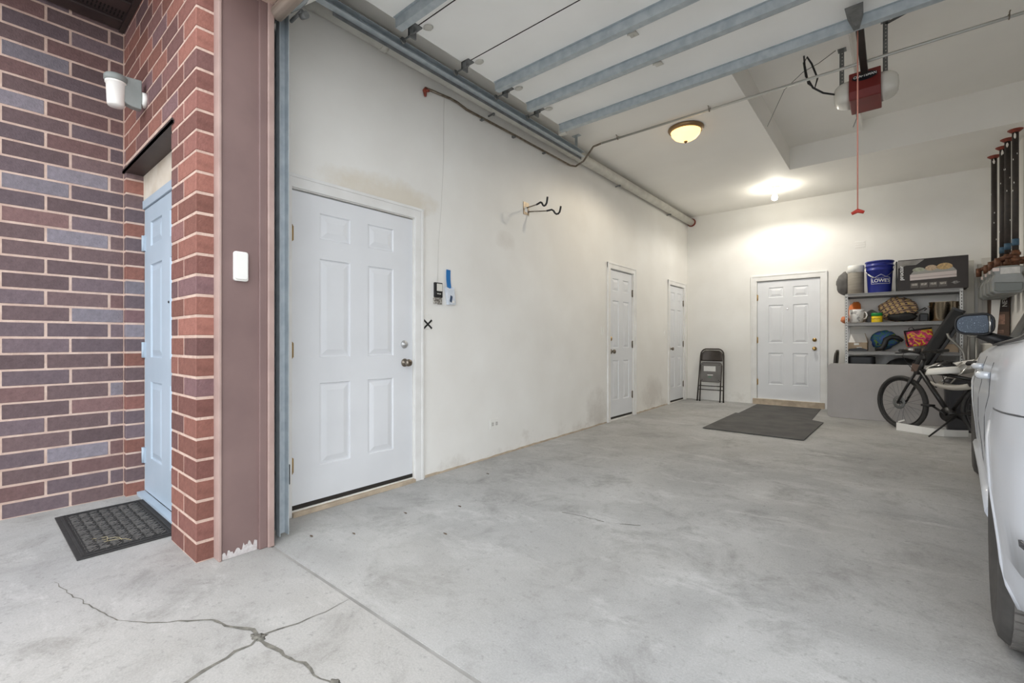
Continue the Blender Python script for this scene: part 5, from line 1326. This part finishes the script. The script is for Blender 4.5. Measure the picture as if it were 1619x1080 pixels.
# boards and long box leaning in the corner
for i, (x, w, h, y0, rgb, lab) in enumerate(((.70, .045, 1.82, 8.22, (214,210,202), 'narrow white board closest to the shelf'), (.755, .075, 2.08, 8.24, (220,216,206), 'tall cream board leaning in the back corner'), (.842, .04, 2.02, 8.22, (206,202,194), 'slim white board between the tall cream board and the wide one'), (.905, .09, 2.10, 8.25, (222,218,210), 'widest white board leaning in the back corner'))):
    bd = thing('leaning_board', lab, 'board', (x, y0, FZ(8.3)), group='boards leaning in the back corner')
    M_ = Matrix.Translation((x, y0, FZ(8.3))) @ Matrix.Rotation(R(-3), 4, 'X')
    m = MB(); m.box(-w/2, 0, 0, w/2, .018, h, M_); m.build('plank', mat('board_%d' % i, rgb, .6, rgb2=tuple(c-10 for c in rgb), nscale=4), bd, bevel=.003, world=True)
    m = MB(); m.box(-w/2+.006, -.004, .02, -w/2+.014, .0, h-.03, M_); m.build('edge_moulding', MATS['board_%d' % i], bd, world=True)
lbx = thing('long_brown_box', 'tall narrow brown printed box standing in the back corner', 'box', (1.0, 8.15, FZ(8.2)))
m = MB(); m.box(.895, 8.08, FZ(8.2), 1.07, 8.2, 1.75); m.build('carton', mat('carton_brown', (112,90,76), .7, rgb2=(98,78,66), nscale=5), lbx, bevel=.003, world=True)
m = MB(); m.box(.985, 8.0785, 1.45, 1.065, 8.0805, 1.74); m.build('dark_print', mat('print_darkbrown', (58,46,42), .6), lbx, world=True)
m = MB(); m.box(.96, 8.0785, 1.30, 1.03, 8.0805, 1.42); m.build('photo_print', mat('print_skin', (196,150,126), .6, rgb2=(120,92,80), nscale=16), lbx, world=True)
m = MB(); m.box(.94, 8.0785, 1.19, 1.02, 8.0805, 1.23); m.build('photo_print', MATS['print_skin'], lbx, world=True)
lettering('NEW', .06, Matrix.Translation((1.03-1.0, 8.078-8.15, 1.58-FZ(8.2))) @ Matrix.Rotation(R(90), 4, 'X') @ Matrix.Rotation(R(90), 4, 'Z'), MATS['painted_pipe'], lbx)
wst = MB(); wst.prism([(.915, 8.045, 1.72), (1.0, 8.045, 1.72), (.955, 8.045, 1.10), (.905, 8.045, 1.10), (.905, 8.045, FZ(8)), (.955, 8.045, FZ(8)), (.955, 8.045, 1.10), (.905, 8.045, 1.10)][:4], (0, .012, 0)); wst.box(.905, 8.045, FZ(8), .955, 8.057, 1.10)
tag(wst.build('white_strip', MATS['white_board']), 'tapering white strip hanging in front of the brown printed box', 'strip')

# ------------------------------------------------------------------ gas meters and risers
mp_ = mat('meter_grey', (138,140,138), .4, .2, rgb2=(124,126,124), nscale=6)
riser = mat('riser_black', (46,42,40), .55, rgb2=(58,50,46), nscale=25)
MY = [7.10, 7.376, 7.646, 7.95]
PXS = [.981, .962, .957, .925]
names = ['nearest the car', 'second from the car', 'third from the car', 'nearest the back wall']
for i, (y, x) in enumerate(zip(MY, PXS)):
    g = thing('gas_riser_pipe', 'black vertical gas riser pipe %s with a red ceiling collar' % names[i], 'pipe', (x, y, 2.05), group='gas riser pipes')
    m = MB(); m.tube([(x, y, 2.03), (x, y, CZ)], .026, 16); m.build('pipe', riser, g, world=True)
    m = MB(); m.lathe([(.06, 0), (.058, .006), (.03, .03)], (x, y, CZ), (0,0,-1), 20); m.build('ceiling_collar', MATS['red_rust'], g, world=True)
    rr = random.Random(i)
    for k in range(4):
        z = 2.3+rr.random()*.9; a = R(rr.uniform(180, 330)); m = MB(); m.blob((x+.025*math.cos(a), y+.025*math.sin(a), z), (.004,.004,.011), k, .3, 1); m.build('paint_drip', MATS['white_plastic'], g, world=True)
    m = MB(); m.blob((x-.005, y-.024, CZ-.07), (.010,.004,.03), i, .5, 2); m.build('paint_drip', MATS['white_plastic'], g, world=True)
    if i < 3:
        m = MB(); m.cyl((x, y, 2.10), (x, y, 2.17), .0285, 16); m.build('tape_band', mat('tape_pale_blue', (56,86,108), .6), g, world=True)
    mt_ = thing('gas_meter', 'grey gas meter %s on the utility wall' % names[i], 'gas meter', (.93, y, 1.6), group='gas meters')
    cx = .92
    body_p = [(-.12, 1.62), (-.09, 1.595), (.09, 1.595), (.12, 1.62), (.125, 1.74), (.10, 1.80), (.115, 1.83), (.11, 1.875), (.06, 1.89), (-.06, 1.89), (-.11, 1.875), (-.115, 1.83), (-.10, 1.80), (-.125, 1.74)]
    m = MB(); m.prism([(cx+a, y-.075, z) for a, z in body_p], (0, .15, 0)); m.build('case', mp_, mt_, bevel=.012, world=True)
    m = MB(); m.prism([(cx+a*.86, y-.092, 1.595+(z-1.595)*.62+.02) for a, z in body_p[:5]]+[(cx-.10, y-.092, 1.72)], (0, .02, 0)); m.build('diaphragm_cover', mat('meter_dark', (112,116,114), .45, .2), mt_, bevel=.008, world=True)
    m = MB(); m.box(cx-.06, y-.082, 1.80, cx+.085, y-.075, 1.87); m.build('index_plate', mat('index_plate', (206,204,200), .4, rgb2=(186,184,182), nscale=30), mt_, bevel=.003, world=True)
    m = MB(); m.box(cx-.115, y-.08, 1.835, cx-.065, y-.074, 1.87); m.build('tag', mat('meter_tag', (222,206,200), .6), mt_, world=True)
    m = MB(); m.cyl((x, y, 1.88), (x, y, 2.05), .032, 14); m.lathe([(.046, 0), (.046, .035), (.036, .04)], (x, y, 1.93), (0,0,1), 8); m.lathe([(.042, 0), (.042, .03)], (x, y, 2.0), (0,0,1), 8); m.cyl((x-.13, y, 1.88), (x-.13, y, 1.98), .025, 12); m.tube([(x-.13, y, 1.96), (x-.06, y, 1.99), (x, y, 1.99)], .022, 10)
    m.build('fittings', MATS['copper_brown'], mt_, world=True)
    m = MB(); m.cyl((x, y, 1.955), (x+.14, y, 1.955), .024, 12); m.build('branch_pipe', MATS['copper_brown'], mt_, world=True)

# ------------------------------------------------------------------ litter on the slab
rl = random.Random(12)
spots = [(-2.35,1.42,'brown dry leaf close to the large door sill'), (-2.38,1.80,'dry leaf between the large door and the slab centre'), (-2.5,1.25,'dry leaf at the foot of the brown jamb'), (-2.2,2.1,'small dry leaf on the slab past the large door'), (-1.95,1.75,'curled dry leaf on the open slab'), (-2.55,2.75,'dry leaf below the left wall past the switch')]
for i, (x, y, lab) in enumerate(spots):
    m = MB(); rows = []
    for k in range(5):
        t = k/4; w = .007*math.sin(math.pi*(.08+.84*t)); rows.append([(x-.014+.028*t, y-w, FZ(y)+.003+.004*abs(math.sin(t*3+i))), (x-.014+.028*t, y, FZ(y)+.0015), (x-.014+.028*t, y+w, FZ(y)+.004)])
    m.grid(rows); o = m.build('dry_leaf', MATS['leaf_brown']); o.modifiers.new('t', 'SOLIDIFY').thickness = .001; tag(o, lab, 'leaf', 'dry leaves on the garage floor')
bpy.context.view_layer.update()
